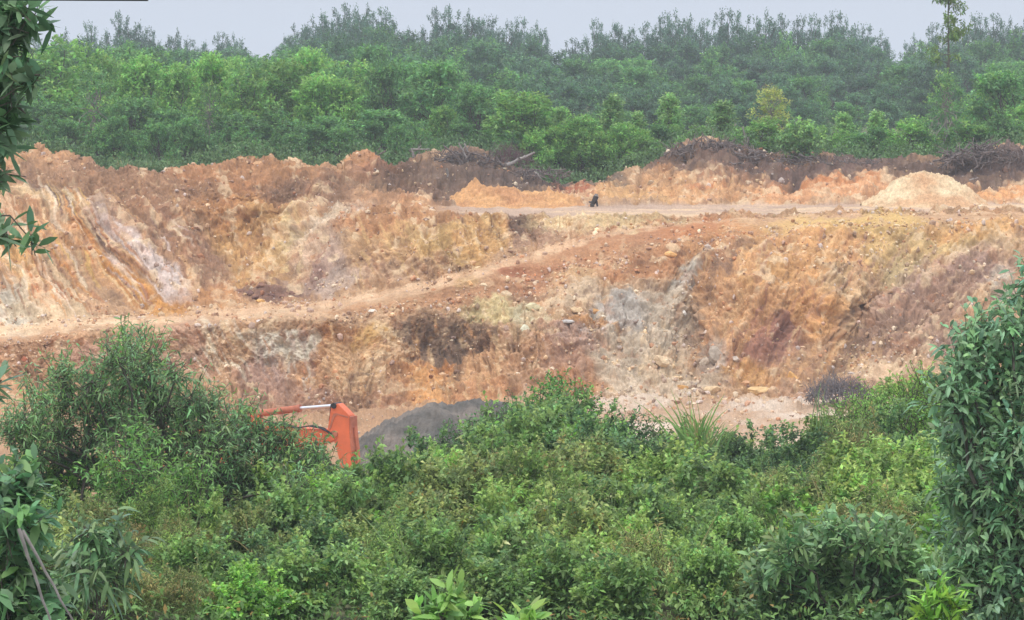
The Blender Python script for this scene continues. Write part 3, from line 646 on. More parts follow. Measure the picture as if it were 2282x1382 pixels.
# ------------------------------------------------------------------ heaps, mounds, rocks
def icos(n):
    import bmesh
    bm = bmesh.new(); bmesh.ops.create_icosphere(bm, subdivisions=n, radius=1)
    v = np.array([x.co[:] for x in bm.verts]); f = np.array([[q.index for q in t.verts] for t in bm.faces]); bm.free(); return v, f
ICO3, ICO1 = icos(4), icos(1)
def mound(name, prof, vbase, Dc, depth, col, label, cat, col2=None, rough=.12, amp=.3, seed=3, n=90, seedn=1.2):
    """heap of loose earth: profile of its top in photo pixels, standing on the ground at Dc"""
    prof = np.array(prof, float); us = np.linspace(prof[0, 0], prof[-1, 0], n * 2)
    vt = np.interp(us, prof[:, 0], prof[:, 1]); b_ = P(us, np.interp(us, [prof[0, 0], prof[-1, 0]], vbase), Dc); t_ = P(us, vt, Dc)
    hh = np.maximum(t_[:, 2] - b_[:, 2], .02); tt = np.linspace(-1, 1, n)
    e = np.sin(np.linspace(0, np.pi, len(us))) ** .35
    x = b_[:, 0][None] * np.ones((n, 1)); y = Dc + tt[:, None] * depth * (.35 + .65 * e)[None]
    z = b_[:, 2][None] - .15 + (hh[None] + .15 * e[None]) * np.clip(1 - np.abs(tt[:, None]) ** 1.25, 0, 1)
    q = np.clip(1 - np.abs(tt[:, None]), 0, 1) ** .5
    z = z + amp * q * (fbm(x * seedn, y * seedn, 0, 4, seed) * .6 + rough * fbm(x * 5, y * 5, z * 5, 3, seed + 1)) + .015 * rng.standard_normal(z.shape)
    v = np.stack([x, y, z], -1); o = b_[len(b_) // 2].copy(); v = v - o
    c = lin(col) * np.ones((n, len(us), 3)); c2 = lin(col2 if col2 else col)
    m = np.clip(.5 + fbm(x * .9, y * .9, z * 2, 4, seed + 2) * 1.1, 0, 1)[..., None]; c = c * (1 - m) + c2 * m
    c = c * np.exp(.16 * fbm(x * 5, y * 5, z * 5, 3, seed + 3) + .07 * rng.standard_normal(z.shape))[..., None]
    k = n; nc = len(us); i = np.arange(k - 1)[:, None] * nc + np.arange(nc - 1)[None]
    f = np.stack([i, i + 1, i + nc + 1, i + nc], -1).reshape(-1, 4)
    ob = mesh_obj(name, v.reshape(-1, 3), f, M_SOIL, c.reshape(-1, 3), smooth=True); ob.location = o
    if label: tag(ob, label, cat)
    return ob
mound('soil_mound', [(965,462),(1000,440),(1040,416),(1070,408),(1095,414),(1150,420),(1200,424),(1260,436),(1300,448),(1335,462)], (464, 462), 141.8, 2.2, (200,152,104), 'long low mound of orange soil at the back edge of the upper road', 'mound', (182,134,94), rough=.4, amp=.4, seedn=1.8)
mound('gravel_mound', [(1918,455),(1955,432),(1990,402),(2030,386),(2070,381),(2110,388),(2150,412),(2175,438),(2205,455)], (456, 456), 141.0, 2.4, (212,188,150), 'cone-shaped mound of pale yellow gravel beside the upper road at the right', 'mound', (194,154,116), rough=.35, amp=.28, seedn=1.9)
mound('slate_mound', [(760,1010),(800,978),(850,942),(900,915),(955,893),(975,892),(1010,902),(1050,892),(1085,889),(1120,898),(1200,940),(1290,1010)], (1052, 1045), 101, 4.5, (90,86,80), 'dark grey mound of slaty spoil right of the orange excavator arm', 'mound', (118,108,98), rough=.35, amp=.32, seedn=1.2)
mound('soil_mound', [(2090,400),(2130,372),(2170,352),(2210,335),(2260,330),(2330,340),(2400,360)], (410, 410), 147.5, 1.8, (112,92,82), 'dark brown mound of earth under the right tangle of roots', 'mound', (88,72,66), rough=.5, amp=.5)

def boulder(u, v, wpx, hpx, col, label, at=None, sink=.4, seed=None, group=None):
    p = surf(u, v) if at is None else np.asarray(at, float)
    r = np.random.default_rng(int(u * 7 + v)); d = p[1]; s_ = np.array([wpx / 2 / F * d, .4 * (wpx + hpx) / 2 / F * d, hpx / 2 / F * d])
    vv, ff = ICO3; x = vv.copy()
    for _ in range(12):                       # flat broken faces
        nn = nrm(r.standard_normal(3)); h = r.uniform(.5, .85); q = x @ nn
        x = x - np.clip(q - h, 0, None)[:, None] * nn * .92
    x = x * (1 + .09 * fbm(x[:, 0] * 2 + u, x[:, 1] * 2, x[:, 2] * 2, 3, 9) + .03 * fbm(x[:, 0] * 7 + u, x[:, 1] * 7, x[:, 2] * 7, 2, 10))[:, None]
    a = r.uniform(-.4, .4); x = x @ np.array([[math.cos(a), 0, math.sin(a)], [0, 1, 0], [-math.sin(a), 0, math.cos(a)]])
    c = lin(col) * np.exp(.16 * fbm(x[:, 0] * 2.2, x[:, 1] * 2.2, x[:, 2] * 4 + v, 3, 12))[:, None]
    o = mesh_obj('boulder', x * s_, ff, M_ROCK, c, smooth=False); o.location = p + np.array([0, -s_[1] * (1 - 2 * sink) * .5, 0])
    tag(o, label, 'rock', group); return o
BO = [(650,361,22,15,(218,190,150),'pale round boulder sitting on the crest of the spoil bank'), (577,362,30,14,(204,160,118),'flat tan boulder on the crest left of the pale round one'),
 (430,368,11,9,(214,176,142),'small pinkish stone on the crest where it rises out of the dip'), (415,376,12,9,(206,170,136),'small tan stone at the right lip of the dip'),
 (108,362,18,16,(216,178,136),'pale angular stone in the left spoil bank below its highest point'), (182,367,13,10,(206,164,120),'small tan stone on the right shoulder of the left spoil bank'),
 (1470,806,50,34,(206,178,142),'big tan boulder stuck in the middle of the grey rubble tongue'), (1521,697,17,20,(226,220,208),'small bright white boulder high on the grey rubble tongue'),
 (1592,786,34,52,(170,154,136),'tall grey angular boulder at the right edge of the grey rubble'), (1567,806,26,30,(180,160,138),'pale grey boulder leaning left of the tall grey one'),
 (1640,800,20,16,(196,178,160),'round light grey stone right of the tall grey boulder'), (1588,872,40,26,(206,176,136),'tan boulder at the slope foot left of the flat yellow one'),
 (1692,866,70,24,(208,172,122),'wide flat yellowish boulder lying on the pit floor'), (1616,886,36,18,(214,186,148),'pale slab on the pit floor between two tan boulders'),
 (1765,832,32,34,(204,156,96),'orange boulder at the foot of the slope left of the grey brush'), (1522,862,44,22,(206,158,100),'flat orange slab at the foot of the grey rubble'),
 (1495,573,34,15,(222,170,110),'flat orange boulder on the rust brown bank over the grey patch'), (1049,630,17,13,(226,180,126),'small orange boulder on the lower edge of the ramp'),
 (1078,633,24,9,(216,190,154),'thin pale slab right of the small orange boulder by the ramp'), (1065,596,16,7,(226,202,160),'small cream stone at the upper edge of the ramp'),
 (1170,735,26,20,(212,206,176),'pale block at the bottom of the cream patch on the lower face'), (1190,690,44,22,(206,192,152),'cream coloured block at the top of the lower face'), (1230,826,12,8,(226,204,172),'small cream stone low on the tan face'),
 (1130,655,30,16,(198,172,138),'tan block under the overhang below the ramp'), (1285,690,36,18,(200,170,130),'tan slab on the ledge right of the cream block'), (1325,688,30,16,(200,150,96),'orange block on the ledge left of the grey patch'), (1265,718,40,12,(186,180,172),'thin grey slab beneath the ledge'),
 (1152,840,16,9,(230,214,184),'small pale oval stone above the dark grey mound'), (1155,770,12,7,(226,214,190),'small white stone on the brown part of the lower face'),
 (832,700,24,9,(226,214,196),'white flat stone on the rubble verge above the dark stain'), (545,717,14,9,(222,204,168),'small pale yellow stone on the verge at the left'), (577,716,14,7,(226,214,204),'small white stone right of the pale yellow one on the verge'), (580,674,30,9,(214,166,100),'flat orange stone at the foot of the brown clods'), (645,664,26,9,(212,190,156),'cream slab right of the flat orange stone'),
 (1922,686,20,18,(206,198,190),'light grey boulder in the mauve right slope'), (1952,775,14,12,(186,170,164),'small grey boulder low in the mauve right slope'), (1905,742,12,9,(210,180,160),'small pink stone below the light grey boulder'),
 (2118,786,18,12,(226,196,160),'small pale stone beside the leaves of the right tree'), (2145,790,15,10,(222,186,146),'small tan stone half behind the right tree'),
 (1660,845,24,16,(196,150,110),'brown stone at the slope foot behind the flat yellow boulder'), (1845,868,20,14,(190,160,140),'dull pink stone left of the grey brush'), (1788,872,26,15,(200,166,140),'pinkish stone at the left side of the grey brush'),
 (28,792,16,14,(214,184,154),'pale stone at the left edge under the ramp'), (55,800,16,14,(176,106,74),'rust red stone at the left edge under the ramp'), (10,788,14,14,(220,190,160),'cream stone cut by the left edge under the ramp'),
 (1250,440,12,8,(210,170,140),'small pink stone at the right end of the orange mound')]
for b in BO: boulder(*b)
for i, (u, v, wpx, hpx) in enumerate([(533,648,22,16),(556,655,24,18),(580,648,20,14),(604,658,26,16),(628,662,20,12),(570,664,20,10),(648,648,18,12)]):
    boulder(u, v, wpx, hpx, (118,88,78) if i % 2 else (140,104,86), 'dark brown clod at the foot of the upper slope, %s' % ['leftmost of the row', 'second from the left', 'third from the left, highest', 'largest, right of the middle', 'second from the right', 'lowest of the left ones', 'rightmost of the row'][i], group='brown clods at the foot of the upper slope')

# loose stones everywhere on the faces, one object
def rubble(n, seed):
    r = np.random.default_rng(seed)
    lo, hi = ridx[I_CREST] - 2, ridx[18] + 4
    wgt = np.full((hi - lo, len(uu)), .35); rr = np.arange(lo, hi)[:, None]; Uq, Vq = U[lo:hi], V[lo:hi]
    wgt += 1.6 * np.exp(-((rr - ridx[I_LT] + 14) / 16.) ** 2) + 1.0 * np.exp(-((rr - ridx[I_BASE]) / 10.) ** 2) * (Uq > 1150) + .5 * np.exp(-((rr - ridx[I_CREST]) / 12.) ** 2)
    wgt += 1.2 * np.exp(-((rr - ridx[I_RB]) / 6.) ** 2) + 1.5 * np.exp(-blobw(1440, 780, 120, 120, 0, Uq, Vq)) + 1.8 * np.exp(-blobw(2000, 830, 160, 60, 0, Uq, Vq)) + 1.2 * np.exp(-blobw(750, 650, 90, 30, -15, Uq, Vq)) + 1.2 * np.exp(-blobw(90, 700, 130, 30, 0, Uq, Vq))
    wgt += .8 * np.exp(-blobw(1980, 560, 200, 50, 0, Uq, Vq))
    wgt *= np.clip(fbm(Uq / 60, Vq / 30, 0, 3, 90) + .75, .08, 2) * (R[lo:hi] > .2 ) * (Uq > -160) * (Uq < 2450) + 0 * Uq
    wgt *= np.linalg.norm(np.cross(gu, gv)[lo:hi], axis=-1) ** .5
    p = (wgt / wgt.sum()).ravel(); k = r.choice(p.size, n, p=p)
    pos = PT[lo:hi].reshape(-1, 3)[k]; bc = base[lo:hi].reshape(-1, 3)[k]
    sz = .03 * np.exp(r.standard_normal(n) * .65); sz = np.clip(sz, .015, .12)
    v0, f0 = ICO1; m = len(v0)
    sc = sz[:, None, None] * (.65 + .7 * r.random((n, 1, 3))); x = v0[None] * (1 + .22 * r.standard_normal((n, m, 1))) * sc + pos[:, None] + np.array([0, 0, .3]) * sz[:, None, None]
    pal = np.array([lin(c) for c in [(228,208,176),(216,186,150),(210,196,186),(198,160,126),(222,190,146),(176,150,136),(190,130,92),(150,118,100)]])
    c = pal[r.integers(0, len(pal), n)]; c = c * .62 + bc * .38; c = c * np.exp(r.standard_normal((n, 1)) * .14)
    f = (f0[None] + (np.arange(n) * m)[:, None, None]).reshape(-1, 3)
    o = mesh_obj('rubble', x.reshape(-1, 3), f, M_RUB, np.repeat(c, m, 0)); o['kind'] = 'stuff'
    tag(o, 'loose pale and brown stones strewn over the quarry slopes and the verges', 'rubble')
rubble(12000, 8)

# ---- dead wood: root piles, logs, brush
def sticks(name, n, cu, cv, Dc, ru, rv, mat, seed, length=(.6, 1.8), rad=(.015, .05), flat=.45, root=None, label=None, cat='brush', shape='heap', depth=1.2):
    r = np.random.default_rng(seed); c = P(cu, cv, Dc); segs = []; su, sv = ru / F * Dc, rv / F * Dc
    for i in range(n):
        b = balls(1, r)[0] * np.array([su, depth, sv]); b[2] = abs(b[2]) * (1 - .5 * abs(b[0]) / su) - .25 * sv
        d = nrm(r.standard_normal(3) * np.array([1, .8, flat]) + (np.array([0, 0, .35]) if shape == 'heap' else np.array([0, 0, 1.2]))); L = r.uniform(*length); R0 = r.uniform(*rad)
        p0 = b - d * L / 2; p1 = b + d * L / 2
        segs.append(limb(p0, p1, R0, R0 * .35, 4, .07, r))
        if r.random() < .6:
            q = p0 + (p1 - p0) * r.uniform(.3, .7); segs.append(limb(q, q + nrm(d + r.standard_normal(3) * .8) * L * .45, R0 * .5, R0 * .15, 3, .06, r))
    w_ = join(segs); v, f = tube_geo(*w_)
    o = mesh_obj(name, v, f, mat); o.location = c; tag(o, label, cat); return o
sticks('root_heap', 170, 1020, 362, 148.6, 120, 34, M_DEAD, 1, label='tangled pile of dead roots on the dark bank behind the orange mound', flat=.5)
sticks('root_heap', 190, 1590, 338, 148.8, 120, 34, M_DEAD, 2, label='big tangled heap of dark roots on the highest point of the right bank')
sticks('root_heap', 150, 1800, 362, 149, 190, 16, M_DEAD, 3, label='low scattered dead branches along the dark bank below the round compact tree', length=(.5, 1.3), rad=(.012, .035))
sticks('root_heap', 240, 2200, 352, 147.3, 110, 44, M_DEAD, 4, label='large tangle of dark roots at the right end of the bank', length=(.6, 1.7))
sticks('root_heap', 70, 1190, 388, 148.5, 90, 16, M_DEAD, 7, label='low tangle of broken roots at the end of the dark bank by the gap', length=(.4, 1.2), rad=(.012, .04))
sticks('brush_heap', 260, 1130, 352, 151, 60, 40, mat_plain('purple_twigs', (.13, .07, .07), .9, var=.3), 5, length=(.5, 1.2), rad=(.006, .014), label='heap of fine purplish brown twigs right of the root pile', shape='up')
sticks('brush_heap', 300, 1868, 872, 117.5, 78, 40, mat_plain('grey_twigs', (.15, .13, .13), .95, var=.4), 6, length=(.4, 1.3), rad=(.006, .02), label='heap of fine grey dead brush at the foot of the right slope', shape='up', depth=.9)
sticks('brush_heap', 60, 70, 470, 137.3, 40, 14, M_DEAD, 9, length=(.3, .8), rad=(.008, .02), label='small dark clump of dead roots hanging on the left slope', depth=.4)
def log(u0, v0, u1, v1, Dc, px, label, mat=M_DEAD, fork=True, D1=None):
    p0, p1 = P(u0, v0, Dc), P(u1, v1, D1 or Dc); r = np.random.default_rng(int(u0 + v0)); R0 = px / 2 / F * Dc
    segs = [limb(np.zeros(3), p1 - p0, R0 * 1.15, R0 * .6, 7, .025 if fork else .005, r)]
    if fork: segs.append(limb((p1 - p0) * .6, (p1 - p0) * .85 + r.standard_normal(3) * .25, R0 * .5, R0 * .2, 3, .05, r))
    v, f = tube_geo(*join(segs), 7); o = mesh_obj('dead_log', v, f, mat); o.location = p0; tag(o, label, 'log'); return o
log(803,370,860,336,146.5,7,'brown log leaning up to the right out of the notch in the bank')
log(1043,362,1022,318,148,5,'thin pale stick pointing up left out of the root pile, left of two',M_GREYW)
log(1052,360,1034,320,148.4,5,'thin pale stick pointing up left out of the root pile, right of two',M_GREYW)
log(1130,368,1192,340,148,8,'thick grey branch jutting up right from the end of the root pile',M_GREYW)
log(1150,383,1262,377,149,4,'long thin horizontal pole lying over the gap in the bank')
log(923,355,917,330,147.5,6,'short pale stump with a broken top left of the root pile',M_GREYW)
log(920,333,958,332,147.5,4,'thin level branch at the top of the short pale stump',M_GREYW)
log(995,375,1006,428,146,5,'long grey root hanging straight down the dark bank',M_GREYW)
log(993,392,979,434,146,3.5,'thin grey root hanging down left beside the longer one',M_GREYW)
log(1010,392,1030,414,146,4,'short grey root slanting right of the two hanging ones',M_GREYW)
log(990,326,1030,362,147.6,4,'bent branch crossing the top of the root pile')
log(1190,383,1206,398,146.8,4,'short pale stick stuck in the gap of the bank',M_GREYW)
log(1512,318,1490,352,147,4,'dark branch slanting down the left side of the big root heap')
log(1600,362,1660,366,147,5,'dark log lying flat below the big root heap')
log(1780,344,1812,356,149,5,'pale branch lying on the dark bank beneath the round compact tree',M_GREYW)
log(1655,282,1663,320,151,3.5,'thin pale stake standing behind the dark bank below the yellow crown',M_GREYW,False)
log(2188,331,2204,338,146.8,4,'short pale branch at the top left of the right root tangle',M_GREYW)
log(2160,402,2180,396,145,4,'small grey log lying at the foot of the right root tangle',M_GREYW)
# the small dark stump at the back of the road
st = empty('stump', P(1322, 459, 140.6)); tag(st, 'small dark gnarled stump leaning at the back edge of the upper road', 'stump')
sr = np.random.default_rng(2)
w_ = join([limb((-.04, 0, -.05), (.13, 0, .42), .10, .12, 4, .05, sr), limb((.1, 0, .3), (.19, .05, -.02), .07, .04, 3, .05, sr), limb((0, 0, .12), (-.2, 0, .18), .06, .03, 3, .05, sr), limb((-.02, .05, .1), (-.12, .1, -.1), .05, .03, 3, .05, sr)])
v, f = tube_geo(*w_, 8); mesh_obj('root', v, f, mat_plain('charred_wood', (.06, .048, .045), .9), parent=st)
w_ = join([limb((.13, 0, .42), (.15, 0, .52), .1, .07, 2, .02, sr)]); v, f = tube_geo(*w_, 8); mesh_obj('top', v, f, M_GREYW, parent=st)

# ------------------------------------------------------------------ excavator
M_OR = mat_plain('orange_paint', (.68, .15, .055), .55, 0, .4, 3, .12, .05); M_OR2 = mat_plain('worn_orange', (.45, .15, .085), .75, 0, .3, 5, .25)
M_CHR = mat_plain('chrome_rod', (.75, .77, .8), .3, .6, .5, 3, .04); M_BLK = mat_plain('black_rubber', (.02, .02, .022), .6); M_GLS = mat_plain('cab_glass', (.03, .04, .045), .1, 0, .6, 2, .1)
M_STL = mat_plain('track_steel', (.12, .10, .085), .7, .4, .4, 8, .4)
YAW = math.radians(24); EX = P(751, 966, 86.0); PXM = F / 86.0
ex = empty('excavator', (EX[0], EX[1], P(751, 966, 86)[2])); ex.rotation_euler = (0, 0, -YAW)
tag(ex, 'orange excavator, only its arm and boom tip showing above the bushes', 'excavator')
def lp(u, v): return ((u - 751) / PXM / math.cos(YAW), (966 - v) / PXM)
def plate(name, pts, width, mat, parent, y0=0.0, bev=.012, rawpts=False):
    import bmesh
    pts = [p if rawpts else lp(*p) for p in pts]; bm = bmesh.new()
    a = [bm.verts.new((p[0], y0 - width / 2, p[1])) for p in pts]; fc_ = bm.faces.new(a)
    r_ = bmesh.ops.extrude_face_region(bm, geom=[fc_]); bmesh.ops.translate(bm, verts=[e for e in r_['geom'] if isinstance(e, bmesh.types.BMVert)], vec=(0, width, 0))
    bmesh.ops.recalc_face_normals(bm, faces=bm.faces)
    if bev: bmesh.ops.bevel(bm, geom=bm.edges[:], offset=bev, segments=2, affect='EDGES')
    me = bpy.data.meshes.new(name); bm.to_mesh(me); bm.free(); me.materials.append(mat)
    o = bpy.data.objects.new(name, me); COL.objects.link(o); o.parent = parent; return o
def rod(name, p0, p1, r0, mat, parent, y=0.0, k=16, r1=None, raw=False):
    a = p0 if raw else lp(*p0); b = p1 if raw else lp(*p1)
    A = np.array([[a[0], y, a[1]]]); B = np.array([[b[0], y, b[1]]])
    v, f = tube_geo(A, B, r0, r1 or r0, k); v = np.asarray(v); caps = [f.reshape(-1, 4), np.array([list(range(k))[::-1], list(range(k, 2 * k))])]
    return mesh_obj(name, v, caps, mat, parent=parent, smooth=False)
def pin(name, c, r0, half, mat, parent, k=18, y=0.0, raw=False):
    a = c if raw else lp(*c); v, f = tube_geo(np.array([[a[0], y - half, a[1]]]), np.array([[a[0], y + half, a[1]]]), r0, r0, k)
    return mesh_obj(name, v, [f.reshape(-1, 4), np.array([list(range(k))[::-1], list(range(k, 2 * k))])], mat, parent=parent)
arm = plate('arm', [(744,907),(749,898),(760,899),(786,924),(787,966),(792,1000),(792,1085),(778,1092),(768,1045),(752,985),(735,966),(737,950)], .34, M_OR, ex)
plate('edge_strip', [(749,921),(757,919),(784,926),(783,929),(758,923),(752,930),(741,962),(738,960)], .36, M_OR2, arm, bev=.004)
plate('back_plate', [(787,925),(790,926),(791,966),(796,998),(795,1003),(790,1002),(787,966)], .38, M_OR2, arm, bev=.004)
pin('pin_boss', (751,903), .075, .2, M_BLK, arm); pin('pin_boss', (752,966), .1, .21, M_OR2, arm)
cyl = rod('arm_cylinder', (560,930), (664,913), .095, M_OR2, ex); rod('cylinder_gland', (661,913.6), (667,912.6), .11, M_OR2, cyl); rod('rod', (666,912.6), (742,904), .042, M_CHR, cyl); pin('rod_eye', (744,904), .06, .09, M_BLK, cyl)
plate('shadowed_bracket', [(738,905),(743,904),(742,922),(737,940),(734,938),(737,920)], .12, M_BLK, arm, bev=.003)  # bracket coloured black to carry the shadow between rod end and pin
boom = plate('boom', [(760,960),(757,978),(745,984),(700,1000),(640,1012),(560,1012),(500,1030),(462,1085),(436,1083),(450,1020),(492,966),(560,945),(610,948),(690,957),(740,956)], .4, M_OR, ex, y0=0, bev=.02)
plate('cylinder_bracket', [(556,948),(550,924),(566,922),(584,948)], .22, M_OR, boom)
for dy in (-.08, .0, .08):
    hp = [lp(*p) for p in [(600,948),(640,950),(668,957),(700,951),(725,955),(741,962),(748,968)]]
    A = np.array([[a[0], dy - .23, a[1] + .02] for a in hp]); v, f = tube_geo(A[:-1], A[1:], .018, .018, 8); mesh_obj('hydraulic_hose', v, f, M_BLK, parent=boom)
pin('hose_clamp', (672,957), .04, .26, M_STL, boom)
# bucket on the ground
plate('bucket', [(770,1082),(800,1078),(822,1100),(826,1136),(800,1160),(770,1162),(752,1150),(770,1130),(786,1112)], .9, M_STL, ex)
rod('bucket_cylinder', (793,950), (800,1030), .06, M_OR2, ex); 
# house, cab and tracks, low behind the acacia
GZ = (966 - 1176) / PXM
def boxp(name, x0, x1, z0, z1, wy, mat, parent, y=0, bev=.04): return plate(name, [(x0, z0), (x1, z0), (x1, z1), (x0, z1)], wy, mat, parent, y, bev, True)
boxp('house', -6.6, -3.9, GZ + .95, GZ + 1.85, 2.1, M_OR, ex); boxp('counterweight', -7.15, -6.58, GZ + .9, GZ + 1.7, 2.1, M_OR2, ex, bev=.1)
cab = plate('cab', [(-4.95, GZ + 1.0), (-3.7, GZ + 1.0), (-3.62, GZ + 1.7), (-3.95, GZ + 2.45), (-4.95, GZ + 2.45)], .9, M_OR, ex, .62, .04, True)
plate('window', [(-4.75, GZ + 1.65), (-3.8, GZ + 1.65), (-4.02, GZ + 2.3), (-4.75, GZ + 2.3)], .92, M_GLS, cab, .62, .01, True)
for sy in (-.95, .95):
    t_ = plate('track', [(-7.0, GZ + .35), (-6.7, GZ), (-4.1, GZ), (-3.8, GZ + .35), (-4.1, GZ + .8), (-6.7, GZ + .8)], .5, M_STL, ex, sy, .06, True)
    for wx in (-6.6, -6.0, -5.4, -4.8, -4.2): pin('road_wheel', (wx, GZ + .38), .24, .27, M_BLK, t_, y=sy, raw=True)
boxp('turntable', -6.0, -4.8, GZ + .7, GZ + .97, 1.2, M_STL, ex, bev=.02)

# ------------------------------------------------------------------ foreground growth
fr = np.random.default_rng(21)
def px_lobes(L, D0, r, dens=1.0, dep=.9, nt=45):
    out_ = []
    for l in L:
        u, v, rp = l[:3]; d = D0 + (l[3] if len(l) > 3 else r.uniform(-dep, dep)); R0 = rp / F * d
        out_.append((P(u, v, d), R0 * np.array([1, 1.1, .9]), int(nt * dens * (rp / 60) ** 2) + 3))
    return out_
def big_plant(name, L, D0, root_u, col, label, cat, seed, k=5, gloss=True, parts=('trunk', 'crown'), barkm=M_BARK, dep=.9, dens=1.0, nt=45, root_z=None, group=None, **kw):
    r = np.random.default_rng(seed); lobes = px_lobes(L, D0, r, dens, dep, nt); root = ground(root_u, D0) - UP * .1
    if root_z is not None: root[2] = root_z
    lf, wd = plant(lobes, col, root, r, **kw)
    return tag(make_plant(name, root, lf, wd, (M_LEAFN if gloss else M_LEAF, barkm), parts, k), label, cat, group)
AC = (.20, .34, .13); ACT = (.22, .38, .09)
big_plant('acacia_tree', [(290,765,42),(262,800,46),(325,795,46),(280,840,52),(335,850,50),(395,830,30),(205,850,44),(130,840,40),(95,880,48),(165,890,60),(235,900,64),(300,905,70),(365,905,60),(420,890,46),(455,900,40),
   (70,935,54),(130,950,50),(210,960,50),(290,970,66),(370,965,72),(440,955,62),(500,945,50),(550,940,46),(585,962,36),(640,985,34),(722,1022,24),(706,1000,18),(480,1000,72),(560,990,72),(620,1010,60),(670,1025,46),(715,1055,38),(400,1030,72),
   (60,1000,50),(100,1045,50),(115,1000,50),(165,1005,44),(90,1075,50),(205,1020,50),(150,1060,50),(310,1040,66),(500,1060,60),(590,1070,56),(660,1080,48),(700,1090,32),(30,960,40),(440,1090,60),(690,1000,22),(360,1100,60),(550,1120,44),(640,1115,36)],
   44, 330, AC, 'large fine-leaved acacia in front of the excavator, tallest of the left bushes', 'tree', 31, tip=ACT, tipf=.2, LL=.112, LW=.024, droop=.28, tw=.5, nl=12, up=.55, nt=60, limb_r=.045, twig_r=.005)
big_plant('acacia_sapling', [(290,1020,50),(350,1050,52),(240,1060,50),(300,1090,60),(380,1100,56),(430,1110,48),(340,1130,60),(250,1130,50),(450,1070,36)], 41, 330, (.19, .37, .09), 'lighter green young acacia in front of the large one', 'tree', 32,
   tip=(.2,.36,.08), tipf=.35, LL=.11, LW=.026, droop=.28, tw=.45, nl=12, nt=46, limb_r=.02, twig_r=.005)
big_plant('broadleaf_tree', [(2290,622,21),(2272,662,19),(2307,712,45),(2257,727,36),(2197,728,32),(2172,758,36),(2237,778,50),(2312,788,54),(2162,818,45),(2222,858,59),(2302,878,59),(2117,858,32),(2132,898,45),(2192,938,59),(2272,958,63),(2132,968,41),
   (2162,1018,55),(2242,1038,64),(2322,1028,54),(2132,1088,45),(2192,1118,63),(2272,1128,64),(2142,1178,45),(2202,1208,63),(2282,1218,64),(2142,1258,48),(2212,1298,64),(2292,1308,64),(2162,1358,54),(2242,1378,64),(2322,1388,54),(2352,908,72),(2362,1158,72),(2362,748,54)],
   30, 2330, (.25, .41, .21), 'big dark glossy-leaved tree filling the right edge', 'tree', 33, tip=(.30,.48,.20), tipf=.2, LL=.115, LW=.042, droop=.3, tw=.38, nl=11, up=.5, nt=50, limb_r=.04, twig_r=.004, dep=.6, jl=.2)
big_plant('broadleaf_shrub', [(1760,1225,50),(1840,1215,56),(1920,1205,54),(1990,1215,46),(1720,1280,50),(1800,1280,66),(1890,1270,66),(1970,1280,60),(2040,1270,46),(1760,1340,66),(1850,1340,72),(1940,1340,70),(2020,1340,60),(2080,1290,36),(1700,1370,50),(2070,1370,46),(1800,1395,60),(1900,1395,60),(1860,1180,26),(1950,1180,22)],
   33, 1880, (.24, .38, .165), 'grey-green broad-leaved shrub at the lower right, left of the dark tree', 'shrub', 34, tip=(.2,.34,.12), tipf=.25, LL=.14, LW=.052, droop=.2, tw=.3, nl=10, up=.7, nt=36, limb_r=.02, twig_r=.004, dep=.4, parts=('stem','foliage'))
big_plant('broadleaf_shrub', [(195,1185,30),(240,1195,34),(180,1235,36),(240,1245,40),(280,1230,26),(210,1280,34),(262,1285,30),(160,1265,20)], 29, 225, (.17, .28, .12), 'dull grey-green plant with long drooping leaves at the lower left', 'shrub', 35,
   tip=(.19,.28,.17), tipf=.3, LL=.17, LW=.045, droop=.45, tw=.3, nl=8, up=.5, nt=34, limb_r=.01, twig_r=.004, dep=.3, parts=('stem','foliage'))
YL = (.28, .48, .11)
big_plant('young_tree', [(990,1358,22),(1008,1335,14),(1030,1372,22),(960,1382,18),(930,1392,18),(1062,1385,14),(1000,1395,26)], 24, 1000, YL, 'light green leafy shoot cut by the bottom edge, centre', 'plant', 36, tip=(.24,.42,.14), tipf=.5, LL=.17, LW=.062, droop=.2, tw=.22, nl=6, up=1.1, nt=30, limb_r=.01, twig_r=.004, dep=.1, parts=('stem','foliage'), spread=.8)
big_plant('young_tree', [(1135,1398,14),(1165,1392,14),(1178,1402,14)], 23.5, 1150, YL, 'pair of light green leaves at the bottom edge right of the larger shoot', 'plant', 37, LL=.19, LW=.075, droop=.2, tw=.22, nl=5, up=1.2, nt=22, limb_r=.008, twig_r=.004, dep=.1, parts=('stem','foliage'), spread=.7)
big_plant('young_tree', [(2090,1335,18),(2072,1365,20),(2108,1362,22),(2128,1348,12),(2055,1390,20),(2095,1392,30),(2132,1388,16)], 26, 2095, (.26, .48, .07), 'bright yellow-green shoot in front of the dark tree at the lower right', 'plant', 38, LL=.15, LW=.036, droop=.15, tw=.3, nl=8, up=1.1, nt=36, limb_r=.01, twig_r=.004, dep=.1, parts=('stem','foliage'), spread=.6)
DKL = (.17, .28, .14)
big_plant('overhanging_tree', [(-15,15,54),(30,25,38),(68,28,24),(5,75,44),(40,85,26),(-20,130,50),(20,150,30),(75,168,18),(-10,205,44),(30,225,14),(-30,290,42),(-15,390,22),(-25,520,18),(12,520,8),(72,538,5),(-25,850,30),(-60,100,60),(-60,250,60),(-70,450,50)],
   17, -200, DKL, 'dark leafy tree reaching in from the left edge, branches hanging at the top', 'tree', 39, tip=(.1,.19,.08), tipf=.25, LL=.14, LW=.045, droop=.15, tw=.2, nl=6, up=.3, nt=22, limb_r=.012, twig_r=.003, dep=.25, spread=1.0, junction=P(-260, 330, 17))
